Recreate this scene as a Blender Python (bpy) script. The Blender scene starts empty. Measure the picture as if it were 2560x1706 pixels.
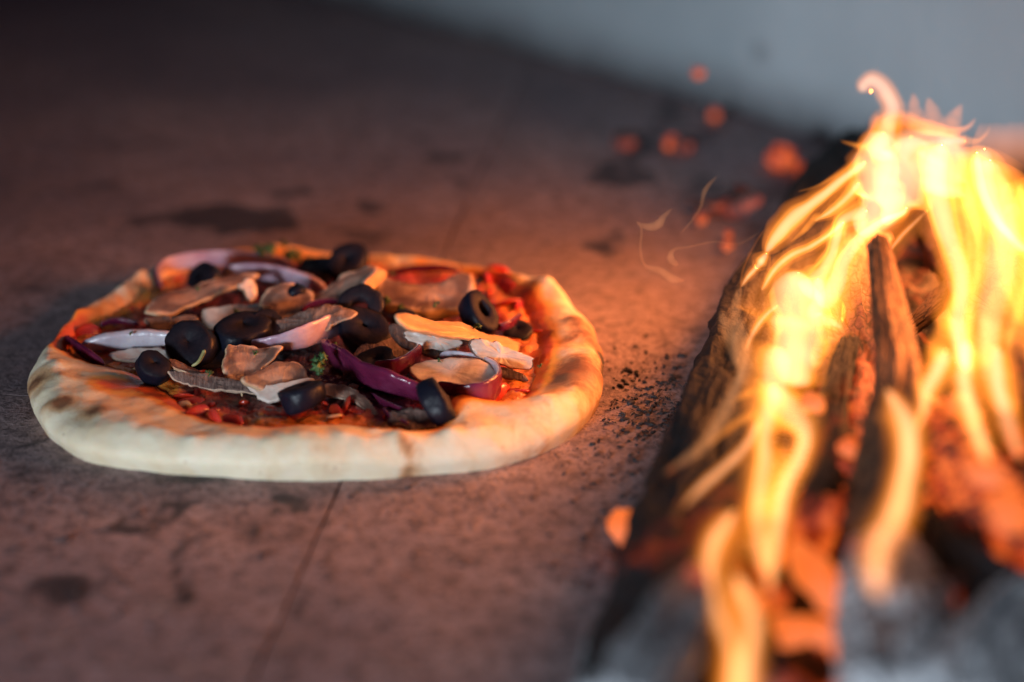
import bpy, bmesh, math, random
from mathutils import Vector, Matrix, noise
R = math.radians
sc = bpy.context.scene
COL = sc.collection
random.seed(7)

# ------------------------------------------------------------------ camera
PITCH = R(21.0)
CL = Vector((0, -0.87, 0.334))
F = 70 / 36 * 2560
cam = bpy.data.cameras.new("camera")
cam.lens = 70; cam.sensor_width = 36; cam.sensor_fit = 'HORIZONTAL'
cam.clip_start = 0.02; cam.clip_end = 50
cam.dof.use_dof = True
cam.dof.focus_distance = 0.855
cam.dof.aperture_fstop = 2.8
cam.dof.aperture_blades = 0
co = bpy.data.objects.new("camera", cam); COL.objects.link(co)
co.location = CL; co.rotation_euler = (R(90) - PITCH, 0, 0)
sc.camera = co

# ------------------------------------------------------------------ world, lamps, exposure
w = bpy.data.worlds.new("World"); sc.world = w; w.use_nodes = True
bg = w.node_tree.nodes["Background"]
bg.inputs[0].default_value = (0.40, 0.36, 0.70, 1); bg.inputs[1].default_value = 0.035
sc.view_settings.view_transform = 'Standard'; sc.view_settings.look = 'None'
sc.view_settings.exposure = 0; sc.view_settings.gamma = 1
sc.render.engine = 'CYCLES'
cy = sc.cycles
cy.use_denoising = True
cy.transparent_max_bounces = 128; cy.max_bounces = 10; cy.volume_bounces = 0
cy.sample_clamp_indirect = 4.0; cy.caustics_reflective = False; cy.caustics_refractive = False

def area(name, loc, target, sx, sy, power, col):
    l = bpy.data.lights.new(name, 'AREA'); l.shape = 'RECTANGLE'; l.size = sx; l.size_y = sy
    l.energy = power; l.color = col; l.spread = R(140)
    o = bpy.data.objects.new(name, l); COL.objects.link(o); o.location = loc
    d = Vector(target) - Vector(loc); o.rotation_euler = d.to_track_quat('-Z', 'Y').to_euler(); return o
# daylight coming in through the oven mouth, behind the camera
area("oven_mouth_light", (-0.95, -1.95, 0.30), (0.0, 0.1, 0.06), 0.34, 0.30, 25, (0.78, 0.89, 1.0))
# the light of the flames (one-sided, standing in the flames and facing the pizza, the floor and the logs)
area("fire_light", (0.195, 0.02, 0.072), (-0.10, 0.01, 0.0), 0.09, 0.18, 2.1, (1.0, 0.27, 0.06))
area("fire_light_near", (0.17, -0.17, 0.075), (-0.08, -0.10, 0.0), 0.08, 0.08, 0.5, (1.0, 0.33, 0.09))
area("fire_light_low", (0.205, -0.03, 0.15), (0.20, -0.05, 0.0), 0.16, 0.22, 0.4, (1.0, 0.36, 0.10))

# ------------------------------------------------------------------ picking points in the place
FW = Vector((0, math.cos(PITCH), -math.sin(PITCH))); UP = Vector((0, math.sin(PITCH), math.cos(PITCH))); RT = Vector((1, 0, 0))
S = 2560 / 2353
def ray(u, v): return FW + RT * ((u - 1280) / F) + UP * ((853 - v) / F)
def P(u, v, z=0.0):
    d = ray(u, v); return CL + d * ((z - CL.z) / d.z)
def Q(u, v, y):
    d = ray(u, v); return CL + d * ((y - CL.y) / d.y)
def D(u, v, z=0.0): return P(u * S, v * S, z)
def A(x, y): return (x / 2.063 + 1560, y / 2.063 + 140)
def B(x, y): return (x / 1.9455 + 1460, y / 1.9455 + 900)
def on_plane(u, v, p0, n):
    d = ray(u, v); return CL + d * ((p0 - CL).dot(n) / d.dot(n))

# ------------------------------------------------------------------ helpers
def tag(o, label=None, cat=None, group=None, kind=None):
    if label: o['label'] = label
    if cat: o['category'] = cat
    if group: o['group'] = group
    if kind: o['kind'] = kind
    return o
def mesh_obj(name, verts, faces, mats, parent=None, smooth=True, mi=None, attrs=None):
    me = bpy.data.meshes.new(name); me.from_pydata([tuple(v) for v in verts], [], faces)
    for m in (mats if isinstance(mats, (list, tuple)) else [mats]): me.materials.append(m)
    if smooth: me.polygons.foreach_set('use_smooth', [True] * len(me.polygons))
    if mi: me.polygons.foreach_set('material_index', mi)
    if attrs:
        for k, vals in attrs.items():
            a = me.attributes.new(k, 'FLOAT', 'POINT'); a.data.foreach_set('value', vals)
    me.update()
    o = bpy.data.objects.new(name, me); COL.objects.link(o)
    if parent: o.parent = parent
    return o
def empty(name, loc=(0, 0, 0)):
    o = bpy.data.objects.new(name, None); COL.objects.link(o); o.location = loc; return o
def fbm(p, o=4, s=1.0):
    return noise.fractal(Vector(p) * s, 0.9, 2.1, o)
def sstep(a, b, x):
    t = max(0, min(1, (x - a) / (b - a))); return t * t * (3 - 2 * t)
def crom(pts, n, closed=False):
    pts = [tuple(p) for p in pts]; m = len(pts); out = []
    segs = m if closed else m - 1
    for i in range(n):
        t = i / n * segs if closed else i / (n - 1) * segs
        k = min(int(t), segs - 1); f = t - k
        if closed: q = [pts[(k + j) % m] for j in (-1, 0, 1, 2)]
        else: q = [pts[max(0, min(m - 1, k + j))] for j in (-1, 0, 1, 2)]
        out.append(tuple(0.5 * (2 * b + (c - a) * f + (2 * a - 5 * b + 4 * c - d) * f * f + (3 * b - a - 3 * c + d) * f ** 3)
                         for a, b, c, d in zip(*q)))
    return out

class N:
    """small node helper"""
    def __init__(s, name):
        s.m = bpy.data.materials.new(name); s.m.use_nodes = True; s.t = s.m.node_tree; s.t.nodes.clear()
        s.out = s.t.nodes.new('ShaderNodeOutputMaterial')
    def n(s, typ, ins=None, **kw):
        nd = s.t.nodes.new(typ)
        for k, v in kw.items(): setattr(nd, k, v)
        for k, v in (ins or {}).items():
            if isinstance(v, bpy.types.NodeSocket): s.t.links.new(v, nd.inputs[k])
            else: nd.inputs[k].default_value = v
        return nd
    def coord(s): return s.n('ShaderNodeTexCoord').outputs['Object']
    def noise(s, scale, detail=4, rough=.55, vec=None, dist=0):
        return s.n('ShaderNodeTexNoise', {'Scale': scale, 'Detail': detail, 'Roughness': rough, 'Distortion': dist, 'Vector': vec or s.coord()}).outputs[0]
    def ramp(s, f, stops):
        r = s.n('ShaderNodeValToRGB', {0: f}); e = r.color_ramp.elements
        while len(e) < len(stops): e.new(0.5)
        for el, (p, c) in zip(e, stops):
            el.position = p; el.color = c if len(c) == 4 else (*c, 1)
        return r.outputs[0]
    def rf(s, f, a, b): return s.n('ShaderNodeMapRange', {0: f, 1: a, 2: b}, clamp=True, interpolation_type='SMOOTHSTEP').outputs[0]
    def mix(s, f, a, b, mode='MIX'):
        nd = s.n('ShaderNodeMix', data_type='RGBA', blend_type=mode)
        for i, v in ((0, f), (6, a), (7, b)):
            if isinstance(v, bpy.types.NodeSocket): s.t.links.new(v, nd.inputs[i])
            else: nd.inputs[i].default_value = v if i == 0 else (v if len(v) == 4 else (*v, 1))
        return nd.outputs[2]
    def math(s, op, a, b=0.0): return s.n('ShaderNodeMath', {0: a, 1: b}, operation=op).outputs[0]
    def attr(s, k): return s.n('ShaderNodeAttribute', attribute_name=k).outputs['Fac']
    def bump(s, h, d, st=1.0, prev=None):
        i = {'Height': h, 'Distance': d, 'Strength': st}
        if prev: i['Normal'] = prev
        return s.n('ShaderNodeBump', i).outputs[0]
    def bsdf(s, col, rough=.6, spec=.5, normal=None, sss=0, sssr=(1, .4, .2), sscale=.004, emis=None, estr=0, coat=0):
        i = {'Base Color': col if isinstance(col, bpy.types.NodeSocket) else (*col, 1), 'Roughness': rough, 'Specular IOR Level': spec}
        if normal: i['Normal'] = normal
        if sss: i['Subsurface Weight'] = sss; i['Subsurface Radius'] = sssr; i['Subsurface Scale'] = sscale
        if emis is not None: i['Emission Color'] = emis if isinstance(emis, bpy.types.NodeSocket) else (*emis, 1); i['Emission Strength'] = estr
        if coat: i['Coat Weight'] = coat; i['Coat Roughness'] = .15
        b = s.n('ShaderNodeBsdfPrincipled', i); s.t.links.new(b.outputs[0], s.out.inputs[0]); return s.m

# ------------------------------------------------------------------ materials
def m_floor():
    s = N('fireclay_tile'); c = s.coord()
    big = s.noise(5, 4, .6, c); mid = s.noise(38, 5, .65, c); fine = s.noise(420, 3, .7, c); grit = s.noise(1100, 2, .6, c)
    base = s.ramp(big, [(.34, (.19, .155, .18)), (.5, (.35, .26, .27)), (.66, (.52, .37, .345))])
    base = s.mix(s.rf(mid, .35, .7), base, (.28, .20, .20))
    base = s.mix(s.math('MULTIPLY', s.rf(mid, .58, .75), .5), base, (.50, .39, .36))
    mot = s.noise(130, 5, .75, c)
    base = s.mix(s.math('MULTIPLY', s.rf(mot, .46, .60), .7), base, (.11, .08, .085))
    soot = s.math('ADD', s.attr('soot'), s.math('MULTIPLY', s.math('SUBTRACT', s.noise(60, 5, .7, c, .6), .5), .9))
    k = s.rf(soot, .25, .75)
    base = s.mix(s.math('MULTIPLY', k, .86), base, (.022, .02, .026))
    pits = s.rf(fine, .54, .64)
    base = s.mix(s.math('MULTIPLY', pits, .75), base, (.035, .028, .03))
    # small dark flecks
    v = s.n('ShaderNodeTexVoronoi', {'Scale': 210, 'Vector': c, 'Randomness': 1}, feature='F1').outputs[0]
    fl = s.math('MULTIPLY', s.rf(v, .26, .12), s.rf(s.noise(14, 3, .6, c), .50, .62))
    base = s.mix(s.math('MULTIPLY', fl, .8), base, (.02, .018, .022))
    base = s.mix(s.math('MULTIPLY', s.rf(grit, .62, .72), .35), base, (.42, .33, .30))
    b1 = s.bump(mid, .0012, .5); b2 = s.bump(fine, .0012, 1.0, s.bump(mot, .0012, .8, b1))
    return s.bsdf(base, s.n('ShaderNodeMapRange', {0: k, 3: .78, 4: .62}).outputs[0], .3, b2)
def m_mortar():
    s = N('dusty_joint'); return s.bsdf(s.ramp(s.noise(80), [(.3, (.26, .11, .07)), (.7, (.50, .24, .15))]), .95, .1)
def m_wall():
    s = N('limewashed_wall'); c = s.coord()
    b = s.ramp(s.noise(3.0, 5, .6, c), [(.3, (.30, .36, .39)), (.7, (.41, .47, .50))])
    z = s.n('ShaderNodeSeparateXYZ', {0: c}).outputs[2]
    foot_band = s.rf(s.math('ADD', z, s.math('MULTIPLY', s.noise(14, 4, .6, c), .03)), .060, .004)  # wall colour darkens towards its foot, with an uneven upper edge
    b = s.mix(s.math('MULTIPLY', foot_band, .85), b, (.06, .05, .055))
    return s.bsdf(b, .9, .2, s.bump(s.noise(60, 5, .6, c), .003, .5))
def m_crust():
    s = N('baked_dough'); c = s.coord()
    n1 = s.noise(30, 5, .6, c); n2 = s.noise(140, 5, .65, c); n3 = s.noise(600, 3, .6, c)
    b = s.ramp(n1, [(.3, (.74, .62, .42)), (.5, (.80, .71, .53)), (.7, (.72, .58, .38))])
    fl = s.rf(s.noise(55, 4, .6, c, .4), .52, .72)
    b = s.mix(s.math('MULTIPLY', fl, .35), b, (.86, .80, .66))
    b = s.mix(s.math('MULTIPLY', s.rf(s.noise(24, 5, .7, c, .6), .54, .70), .28), b, (.66, .42, .20))
    toast = s.math('ADD', s.attr('toast'), s.math('MULTIPLY', s.math('SUBTRACT', s.noise(75, 5, .7, c, .5), .5), 1.3))
    b = s.mix(s.math('MULTIPLY', s.rf(toast, .28, .8), .8), b, (.52, .26, .10))
    b = s.mix(s.math('MULTIPLY', s.rf(toast, .65, 1.1), .85), b, (.14, .05, .022))
    oil = s.math('ADD', s.attr('oil'), s.math('MULTIPLY', s.math('SUBTRACT', s.noise(50, 5, .65, c, .8), .5), .7))
    b = s.mix(s.math('MULTIPLY', s.rf(oil, .22, .62), .85), b, (.92, .37, .03))
    b = s.mix(s.math('MULTIPLY', s.rf(oil, .62, 1.0), .9), b, (.62, .09, .015))
    char = s.math('ADD', s.attr('char'), s.math('MULTIPLY', s.math('SUBTRACT', s.noise(110, 4, .6, c), .5), .8))
    b = s.mix(s.rf(char, .45, .75), b, (.02, .014, .012))
    # pin-prick flecks in the dough
    v = s.n('ShaderNodeTexVoronoi', {'Scale': 130, 'Vector': c}, feature='F1').outputs[0]
    b = s.mix(s.math('MULTIPLY', s.math('MULTIPLY', s.rf(v, .12, .05), s.rf(n1, .5, .56)), .5), b, (.30, .17, .09))
    r = s.n('ShaderNodeMapRange', {0: oil, 1: .2, 2: .7, 3: .62, 4: .28}).outputs[0]
    nb = s.bump(n1, .004, .35); nb = s.bump(n2, .0012, .45, nb); nb = s.bump(n3, .0003, .35, nb)
    return s.bsdf(b, r, .4, nb, .18, (1, .5, .25), .004)
def m_sauce():
    s = N('tomato_sauce'); c = s.coord()
    n1 = s.noise(70, 5, .6, c, .6); n2 = s.noise(260, 4, .6, c)
    b = s.ramp(n1, [(.28, (.06, .008, .008)), (.42, (.26, .020, .012)), (.54, (.46, .045, .014)), (.64, (.55, .13, .04)), (.8, (.50, .28, .15))])
    e = s.math('ADD', s.attr('edge'), s.math('MULTIPLY', s.math('SUBTRACT', n1, .5), .9))
    b = s.mix(s.math('MULTIPLY', s.rf(e, .5, .95), .85), b, (.74, .26, .04))
    b = s.mix(s.math('MULTIPLY', s.rf(s.attr('edge'), .35, .0), .82), b, (.035, .016, .016))
    nb = s.bump(n1, .003, .7); nb = s.bump(n2, .0012, .8, nb)
    return s.bsdf(b, s.n('ShaderNodeMapRange', {0: n2, 3: .16, 4: .42}).outputs[0], .55, nb, .2, (1, .25, .1), .003)
def m_simple(name, stops, scale=60, rough=.4, spec=.5, bumps=((300, .0004, .5),), sss=0, sc_=.003, coat=0, dist=0.0, stretch=None):
    s = N(name); c = s.coord()
    if stretch: c = s.n('ShaderNodeMapping', {0: c, 3: stretch}).outputs[0]
    b = s.ramp(s.noise(scale, 5, .6, c, dist), stops); nb = None
    for sc1, d, st in bumps: nb = s.bump(s.noise(sc1, 4, .6, c), d, st, nb)
    return s.bsdf(b, rough, spec, nb, sss, (1, .5, .3), sc_, coat=coat)
def m_log(name, kind):
    s = N(name); c = s.coord()
    cs = s.n('ShaderNodeAttribute', attribute_name='lc').outputs['Vector']
    n1 = s.noise(4, 5, .65, cs); n2 = s.noise(26, 5, .7, c); n3 = s.noise(160, 5, .7, c)
    vor = s.n('ShaderNodeTexVoronoi', {'Scale': 9, 'Vector': s.n('ShaderNodeMixRGB', {0: .06, 1: cs, 2: s.n('ShaderNodeTexNoise', {'Scale': 6, 'Vector': cs}).outputs[1]}).outputs[0]}, feature='DISTANCE_TO_EDGE').outputs[0]
    crack = s.rf(vor, .10, .02)
    if kind == 'char': b = s.ramp(n2, [(.35, (.006, .006, .007)), (.6, (.016, .014, .016)), (.78, (.05, .042, .045))]); ashamt = (.70, .84)
    elif kind == 'bark': b = s.ramp(n2, [(.3, (.035, .02, .014)), (.55, (.13, .065, .035)), (.75, (.22, .13, .08))]); ashamt = (.72, .85)
    elif kind == 'glow': b = s.ramp(n2, [(.35, (.02, .012, .01)), (.7, (.16, .09, .06))]); ashamt = (.75, .9)
    elif kind == 'red': b = s.ramp(n2, [(.3, (.03, .014, .012)), (.5, (.12, .05, .04)), (.75, (.30, .16, .13))]); ashamt = (.62, .8)
    else: b = s.ramp(n2, [(.33, (.03, .03, .033)), (.43, (.40, .42, .45)), (.6, (.80, .82, .84))]); ashamt = (.45, .6)
    ash = s.rf(s.noise(18, 6, .7, c, .5), *ashamt)
    b = s.mix(s.math('MULTIPLY', ash, .9), b, (.38, .38, .40))
    b = s.mix(s.math('MULTIPLY', crack, .8), b, (.01, .008, .008))
    hot = s.math('MULTIPLY', s.rf(s.noise(11, 3, .6, c), *{'char': (.60, .72), 'bark': (.66, .8), 'red': (.52, .68), 'ash': (.62, .74), 'glow': (.30, .52)}[kind]), s.rf(n3, .40, .62))
    nb = s.bump(n1, .006, .6); nb = s.bump(n2, .003, .8, nb); nb = s.bump(n3, .0012, .8, nb); nb = s.bump(vor, .003, .5, nb)
    em = s.ramp(hot, [(0, (0, 0, 0)), (.35, (.5, .03, .005)), (1, (1, .20, .03))])
    return s.bsdf(b, .8, .25, nb, emis=em, estr={'char': .2, 'bark': .5, 'red': .8, 'glow': 1.1, 'ash': .8}[kind])
def m_ember(name, lo, st):
    s = N(name); c = s.coord()
    f = s.noise(75, 5, .65, c, .3)
    em = s.ramp(f, [(lo, (.01, .002, .001)), (lo + .1, (.45, .035, .006)), (lo + .2, (1, .15, .02)), (min(.97, lo + .34), (1, .19, .03))])
    b = s.ramp(s.noise(40, 4, .6, c), [(.4, (.015, .012, .012)), (.7, (.10, .09, .09))])
    return s.bsdf(b, .85, .2, s.bump(f, .004, .8), emis=em, estr=st)
def m_flame(name, col, k):
    s = N(name); e = s.n('ShaderNodeEmission', {0: (*col, 1), 1: k}); s.t.links.new(e.outputs[0], s.out.inputs[1])
    try: s.m.cycles.homogeneous_volume = True
    except Exception: pass
    return s.m
def m_mush():
    s = N('mushroom_flesh'); c = s.coord(); r = s.attr('ring')
    n = s.noise(90, 5, .6, c, .5); f = s.noise(300, 4, .7, s.n('ShaderNodeMapping', {0: c, 3: (3, .6, 1)}).outputs[0], .3)
    b = s.ramp(n, [(.25, (.17, .10, .075)), (.5, (.31, .20, .15)), (.75, (.48, .35, .27))])
    rr = s.math('ADD', r, s.math('MULTIPLY', s.math('SUBTRACT', n, .5), .5))
    b = s.mix(s.math('MULTIPLY', s.rf(rr, .45, .62), s.math('MULTIPLY', s.rf(rr, .93, .82), .75)), b, (.085, .045, .035))
    b = s.mix(s.math('MULTIPLY', s.rf(rr, .90, .97), .8), b, (.60, .46, .34))
    b = s.mix(s.math('MULTIPLY', s.rf(f, .5, .7), .35), b, (.10, .06, .05))
    nb = s.bump(n, .001, .6); nb = s.bump(f, .0006, .8, nb)
    return s.bsdf(b, .36, .5, nb, .12, (1, .5, .3), .003)
M = {
 'floor': m_floor(), 'mortar': m_mortar(), 'wall': m_wall(), 'crust': m_crust(), 'sauce': m_sauce(),
 'olive': m_simple('olive_skin', [(.3, (.004, .005, .011)), (.7, (.010, .010, .020))], 120, .40, .17, ((260, .0005, .6),)),
 'olive_cut': m_simple('olive_flesh', [(.3, (.006, .006, .011)), (.7, (.020, .013, .018))], 220, .6, .15, ((500, .0005, .6),)),
 'mush': m_mush(),
 'mush_dark': m_simple('mushroom_gills', [(.3, (.07, .04, .035)), (.5, (.15, .09, .075)), (.75, (.30, .20, .16))], 160, .5, .4, ((420, .0012, 1),), stretch=(4, 1, 1), dist=.4),
 'mush_pale': m_simple('pale_mushroom_flesh', [(.3, (.42, .33, .28)), (.6, (.66, .57, .50))], 90, .35, .5, ((200, .0005, .6),), .15),
 'mush_lit': m_simple('fire_lit_mushroom', [(.3, (.34, .19, .075)), (.7, (.52, .32, .14))], 60, .45, .4, ((120, .0008, .5), (500, .0003, .5)), .12, dist=.4),  # orange firelight on the mushrooms worked into this colour
 'mush_skin': m_simple('mushroom_skin', [(.3, (.34, .21, .12)), (.7, (.60, .44, .28))], 70, .45, .4, ((400, .0004, .5),)),
 'onion': m_simple('onion_flesh', [(.3, (.26, .15, .22)), (.5, (.40, .28, .36)), (.75, (.56, .46, .54))], 60, .22, .5, ((260, .0005, .8), (60, .001, .4)), .3, .004),
 'onion_white': m_simple('pale_onion_flesh', [(.3, (.40, .34, .40)), (.7, (.64, .61, .66))], 80, .2, .55, ((300, .0005, .8),), .3, .004),
 'onion_skin': m_simple('red_onion_skin', [(.3, (.055, .006, .026)), (.55, (.12, .012, .045)), (.75, (.18, .035, .09))], 40, .2, .6, ((120, .0012, .5), (500, .0003, .5)), .1, .002, dist=.4),
 'herb': m_simple('parsley_leaf', [(.3, (.018, .05, .022)), (.6, (.06, .13, .04)), (.8, (.20, .24, .08))], 220, .45, .4, ((400, .0008, 1),)),
 'stem': m_simple('parsley_stem', [(.3, (.20, .22, .08)), (.7, (.34, .32, .14))], 90, .4),
 'tomato': m_simple('tomato_pulp', [(.3, (.28, .014, .009)), (.6, (.50, .04, .014)), (.8, (.58, .14, .04))], 150, .2, .6, ((300, .0008, .7),), .3, .003),
 'cheese': m_simple('melted_cheese', [(.3, (.55, .34, .16)), (.7, (.72, .55, .36))], 130, .3, .5, ((300, .0008, .7),), .3, .003),
 'char': m_log('charred_wood', 'char'), 'bark': m_log('smouldering_bark', 'bark'), 'red': m_log('red_hot_wood', 'red'), 'ash': m_log('ashen_wood', 'ash'), 'glow': m_log('glowing_wood', 'glow'),
 'ember_bright': m_ember('bright_coal', .16, 1.0), 'ember': m_ember('glowing_coal', .38, .8), 'ember_hot': m_ember('hot_coal', .26, .9), 'ember_dim': m_ember('dying_coal', .50, .6),
 'coal': m_simple('charcoal', [(.4, (.012, .011, .013)), (.7, (.05, .045, .05))], 200, .6, .4, ((400, .001, 1),)),
 'fl_dim': m_flame('thin_flame', (1, .25, .022), 46), 'fl_mid': m_flame('orange_flame', (1, .28, .03), 80), 'fl_sheet': m_flame('flame_sheet', (1, .25, .025), 78),
 'fl_hot': m_flame('yellow_flame', (1, .335, .045), 92), 'fl_core': m_flame('flame_core', (.70, .64, .52), 78),
 'wisp': m_flame('smoky_wisp', (1, .40, .15), 32),
}

# ------------------------------------------------------------------ oven floor of fireclay tiles
def back(d): return d
soots = []
def so(u, v, ru, rv, s):
    c = D(u, v); a = D(u + ru, v); b = D(u, v - rv); b2 = D(u, v + rv)
    soots.append((c.x, (b.y + b2.y) / 2, abs(a.x - c.x), abs(b.y - b2.y) / 2, s))
for t in [(470, 498, 150, 24, 1.0), (560, 512, 90, 16, .7), (670, 442, 45, 14, .9), (1012, 366, 32, 14, .9), (1400, 402, 42, 26, 1.0), (1385, 563, 45, 18, .9),
          (235, 435, 110, 34, .35), (190, 1345, 85, 34, .75), (418, 1350, 22, 42, .8), (700, 1135, 42, 34, .7), (430, 1110, 110, 46, .65),
          (860, 470, 70, 22, .5), (850, 545, 70, 18, .55), (1480, 400, 22, 40, .6), (1550, 260, 26, 60, .5), (540, 1235, 26, 50, .45), (1500, 960, 90, 45, .4),
          (1050, 425, 30, 16, .6), (975, 310, 40, 12, .45), (60, 660, 120, 50, .4), (40, 1110, 60, 60, .4), (690, 1390, 30, 26, .5), (1400, 590, 50, 16, .5),
          (330, 1180, 70, 12, .4), (90, 1010, 60, 10, .5), (1180, 1330, 60, 40, .3), (1460, 1260, 70, 60, .7), (1480, 340, 60, 20, .5), (330, 1190, 90, 5, .6), (420, 1280, 8, 70, .6), (250, 1260, 60, 5, .5), (900, 1250, 50, 8, .5), (620, 1200, 10, 60, .5), (760, 1430, 70, 8, .4), (1100, 1200, 60, 6, .5), (120, 1450, 80, 10, .4), (980, 1420, 8, 50, .4), (300, 330, 160, 12, .4), (620, 380, 140, 8, .35), (820, 300, 8, 60, .3), (1640, 440, 90, 60, .4)]:
    so(*t)
def soot_at(x, y):
    s = 0; wx = noise.noise(Vector((x * 45, y * 22, 1))) * .016 + noise.noise(Vector((x * 130, y * 90, 4))) * .006; wy = noise.noise(Vector((x * 45, y * 22, 8))) * .022 + noise.noise(Vector((x * 130, y * 90, 9))) * .008; x += wx; y += wy
    for cx, cy_, rx, ry, k in soots:
        d = ((x - cx) / rx) ** 2 + ((y - cy_) / ry) ** 2
        if d < 6: s += k * math.exp(-d * .9)
    return min(1.2, s * 1.35)
floor = mesh_obj('floor', [(-2.5, -1.2, -.003), (3, -1.2, -.003), (3, 3.2, -.003), (-2.5, 3.2, -.003)], [(0, 1, 2, 3)], M['mortar'])
tag(floor, kind='structure')
TA = math.atan2(.056, .507); ca, sa = math.cos(TA), math.sin(TA)
def rot(a, b):  # tile frame (a across, b along the long joint) -> world, joint passes (-.0675,-.156)
    return (-.0675 + a * ca + b * sa, -.156 - a * sa + b * ca)
def tile(a0, a1, b0, b1, fine):
    g = .0006; step = .004 if fine else .05
    na = max(2, int((a1 - a0) / step)); nb = max(2, int((b1 - b0) / step)); V = []; so_ = []; Fc = []
    cx, cyy = rot((a0 + a1) / 2, (b0 + b1) / 2)
    for j in range(nb + 1):
        for i in range(na + 1):
            a = a0 + g + (a1 - a0 - 2 * g) * i / na; b = b0 + g + (b1 - b0 - 2 * g) * j / nb
            x, y = rot(a, b)
            e = min(a - a0, a1 - a, b - b0, b1 - b)
            wob = .0006 * fbm((x, y, 0), 2, 90) if e < .002 else 0
            z = .0004 * fbm((x, y, 3), 4, 25) 
            V.append((x + wob - cx, y + wob - cyy, z)); so_.append(soot_at(x, y) if fine else 0)
    for j in range(nb):
        for i in range(na):
            k = j * (na + 1) + i; Fc.append((k, k + 1, k + na + 2, k + na + 1))
    # skirt
    border = [i for i in range(na + 1)] + [(j) * (na + 1) + na for j in range(1, nb + 1)] + [nb * (na + 1) + i for i in range(na - 1, -1, -1)] + [j * (na + 1) for j in range(nb - 1, 0, -1)]
    k0 = len(V)
    m = len(border)
    for dz in (0, 1):
        for i in border: V.append((V[i][0], V[i][1], -.0028 if dz else V[i][2])); so_.append(0)
    for i in range(m): Fc.append((k0 + i, k0 + m + i, k0 + m + (i + 1) % m, k0 + (i + 1) % m))
    t = mesh_obj('tile', V, Fc, M['floor'], floor, attrs={'soot': so_}); t.location = (cx, cyy, 0)
for a0, a1, cuts in [(-1.5, -1.0, (-.9, .1, 1.1, 2.1)), (-1.0, -.5, (-.9, -.4, .6, 1.6, 2.6)), (-.5, 0, (-.5, .073, 1.15, 2.2)), (0, .5, (-.5, 1.25, 2.4)), (.5, 1.0, (-.5, .6, 1.7)), (1.0, 1.6, (-.5, .3, 1.3))]:
    for b0, b1 in zip(cuts, cuts[1:]):
        tile(a0, a1, b0, b1, (-.6 < a0 < .45 and b0 < 1.2))

# ------------------------------------------------------------------ oven wall (curved, pale)
wa = P(640, -60); wb = P(2200, 372)
dirw = (wb - wa).normalized(); nrm = Vector((dirw.y, -dirw.x, 0))
V = []; Fc = []; nx, nz = 90, 24
L = (wb - wa).length
for i in range(nx + 1):
    t = -0.25 + 2.2 * i / nx
    base = wa + dirw * (t * L) - nrm * (-.10 * (t - .5) ** 2 * .6)
    for j in range(nz + 1):
        z = -.01 + .75 * j / nz
        lean = .35 * z * z
        p = base + nrm * lean; off = .004 * fbm((p.x, p.y, z), 4, 9)
        V.append((p.x + nrm.x * off, p.y + nrm.y * off, z))
for i in range(nx):
    for j in range(nz):
        k = i * (nz + 1) + j; Fc.append((k, k + nz + 1, k + nz + 2, k + 1))
ow = mesh_obj('wall', V, Fc, M['wall']); tag(ow, kind='structure')
sol = ow.modifiers.new('thickness', 'SOLIDIFY'); sol.thickness = .05; sol.offset = -1 if nrm.y < 0 else 1

V = []; Fc = []  # unseen block added behind the camera to shade the far left of the oven
for x in (-2.4, -.69):
    for y in (-1.16, -1.0):
        for z in (-.003, .9): V.append((x, y, z))
shade_block = mesh_obj('wall', V, [(0, 1, 3, 2), (4, 6, 7, 5), (0, 4, 5, 1), (2, 3, 7, 6), (1, 5, 7, 3), (0, 2, 6, 4)], M['wall'], smooth=False); tag(shade_block, kind='structure')
bv = shade_block.modifiers.new('bevel', 'BEVEL'); bv.width = .012; bv.segments = 3

# ------------------------------------------------------------------ pizza
PC = D(725, 815, .008)
def polar(lst):
    out = []
    for u, v, z in lst:
        p = D(u, v, z); d = p - PC; out.append((math.atan2(d.y, d.x), math.hypot(d.x, d.y)))
    out.sort(); return out
def per(tab, sg=5):
    def f(th):
        th = (th + math.pi) % (2 * math.pi) - math.pi
        n = len(tab)
        for i in range(n):
            a, ra = tab[i]; b, rb = tab[(i + 1) % n]
            if i == n - 1: b += 2 * math.pi
            t = th if th >= a else th + 2 * math.pi
            if a <= t <= b: return ra + (rb - ra) * (t - a) / (b - a + 1e-9)
        return tab[0][1]
    # smooth
    vals = [f(2 * math.pi * i / 720 - math.pi) for i in range(720)]
    sm = []
    for i in range(720): sm.append(sum(vals[(i + k) % 720] * math.exp(-(k / sg) ** 2) for k in range(-24, 25)) / sum(math.exp(-(k / sg) ** 2) for k in range(-24, 25)))
    def g(th):
        x = (th + math.pi) / (2 * math.pi) * 720 % 720; i = int(x); fr = x - i
        return sm[i % 720] * (1 - fr) + sm[(i + 1) % 720] * fr
    return g
OUT = per(polar([(55, 890, .008), (72, 955, .006), (120, 1012, .004), (190, 1056, .003), (330, 1083, .002), (500, 1097, .002), (620, 1103, .002), (850, 1101, .002), (1000, 1090, .002),
     (1150, 1070, .003), (1262, 1030, .004), (1342, 975, .006), (1387, 900, .010), (1392, 840, .012), (1380, 760, .015), (1345, 690, .018), (1310, 660, .018), (1272, 630, .018), (1232, 628, .018),
     (1180, 615, .018), (1090, 596, .016), (900, 572, .017), (750, 556, .018), (640, 546, .019), (560, 558, .017), (430, 577, .017), (350, 602, .016), (250, 660, .015), (190, 706, .014), (150, 742, .014), (118, 785, .013), (85, 820, .012), (60, 860, .01)]))
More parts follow.
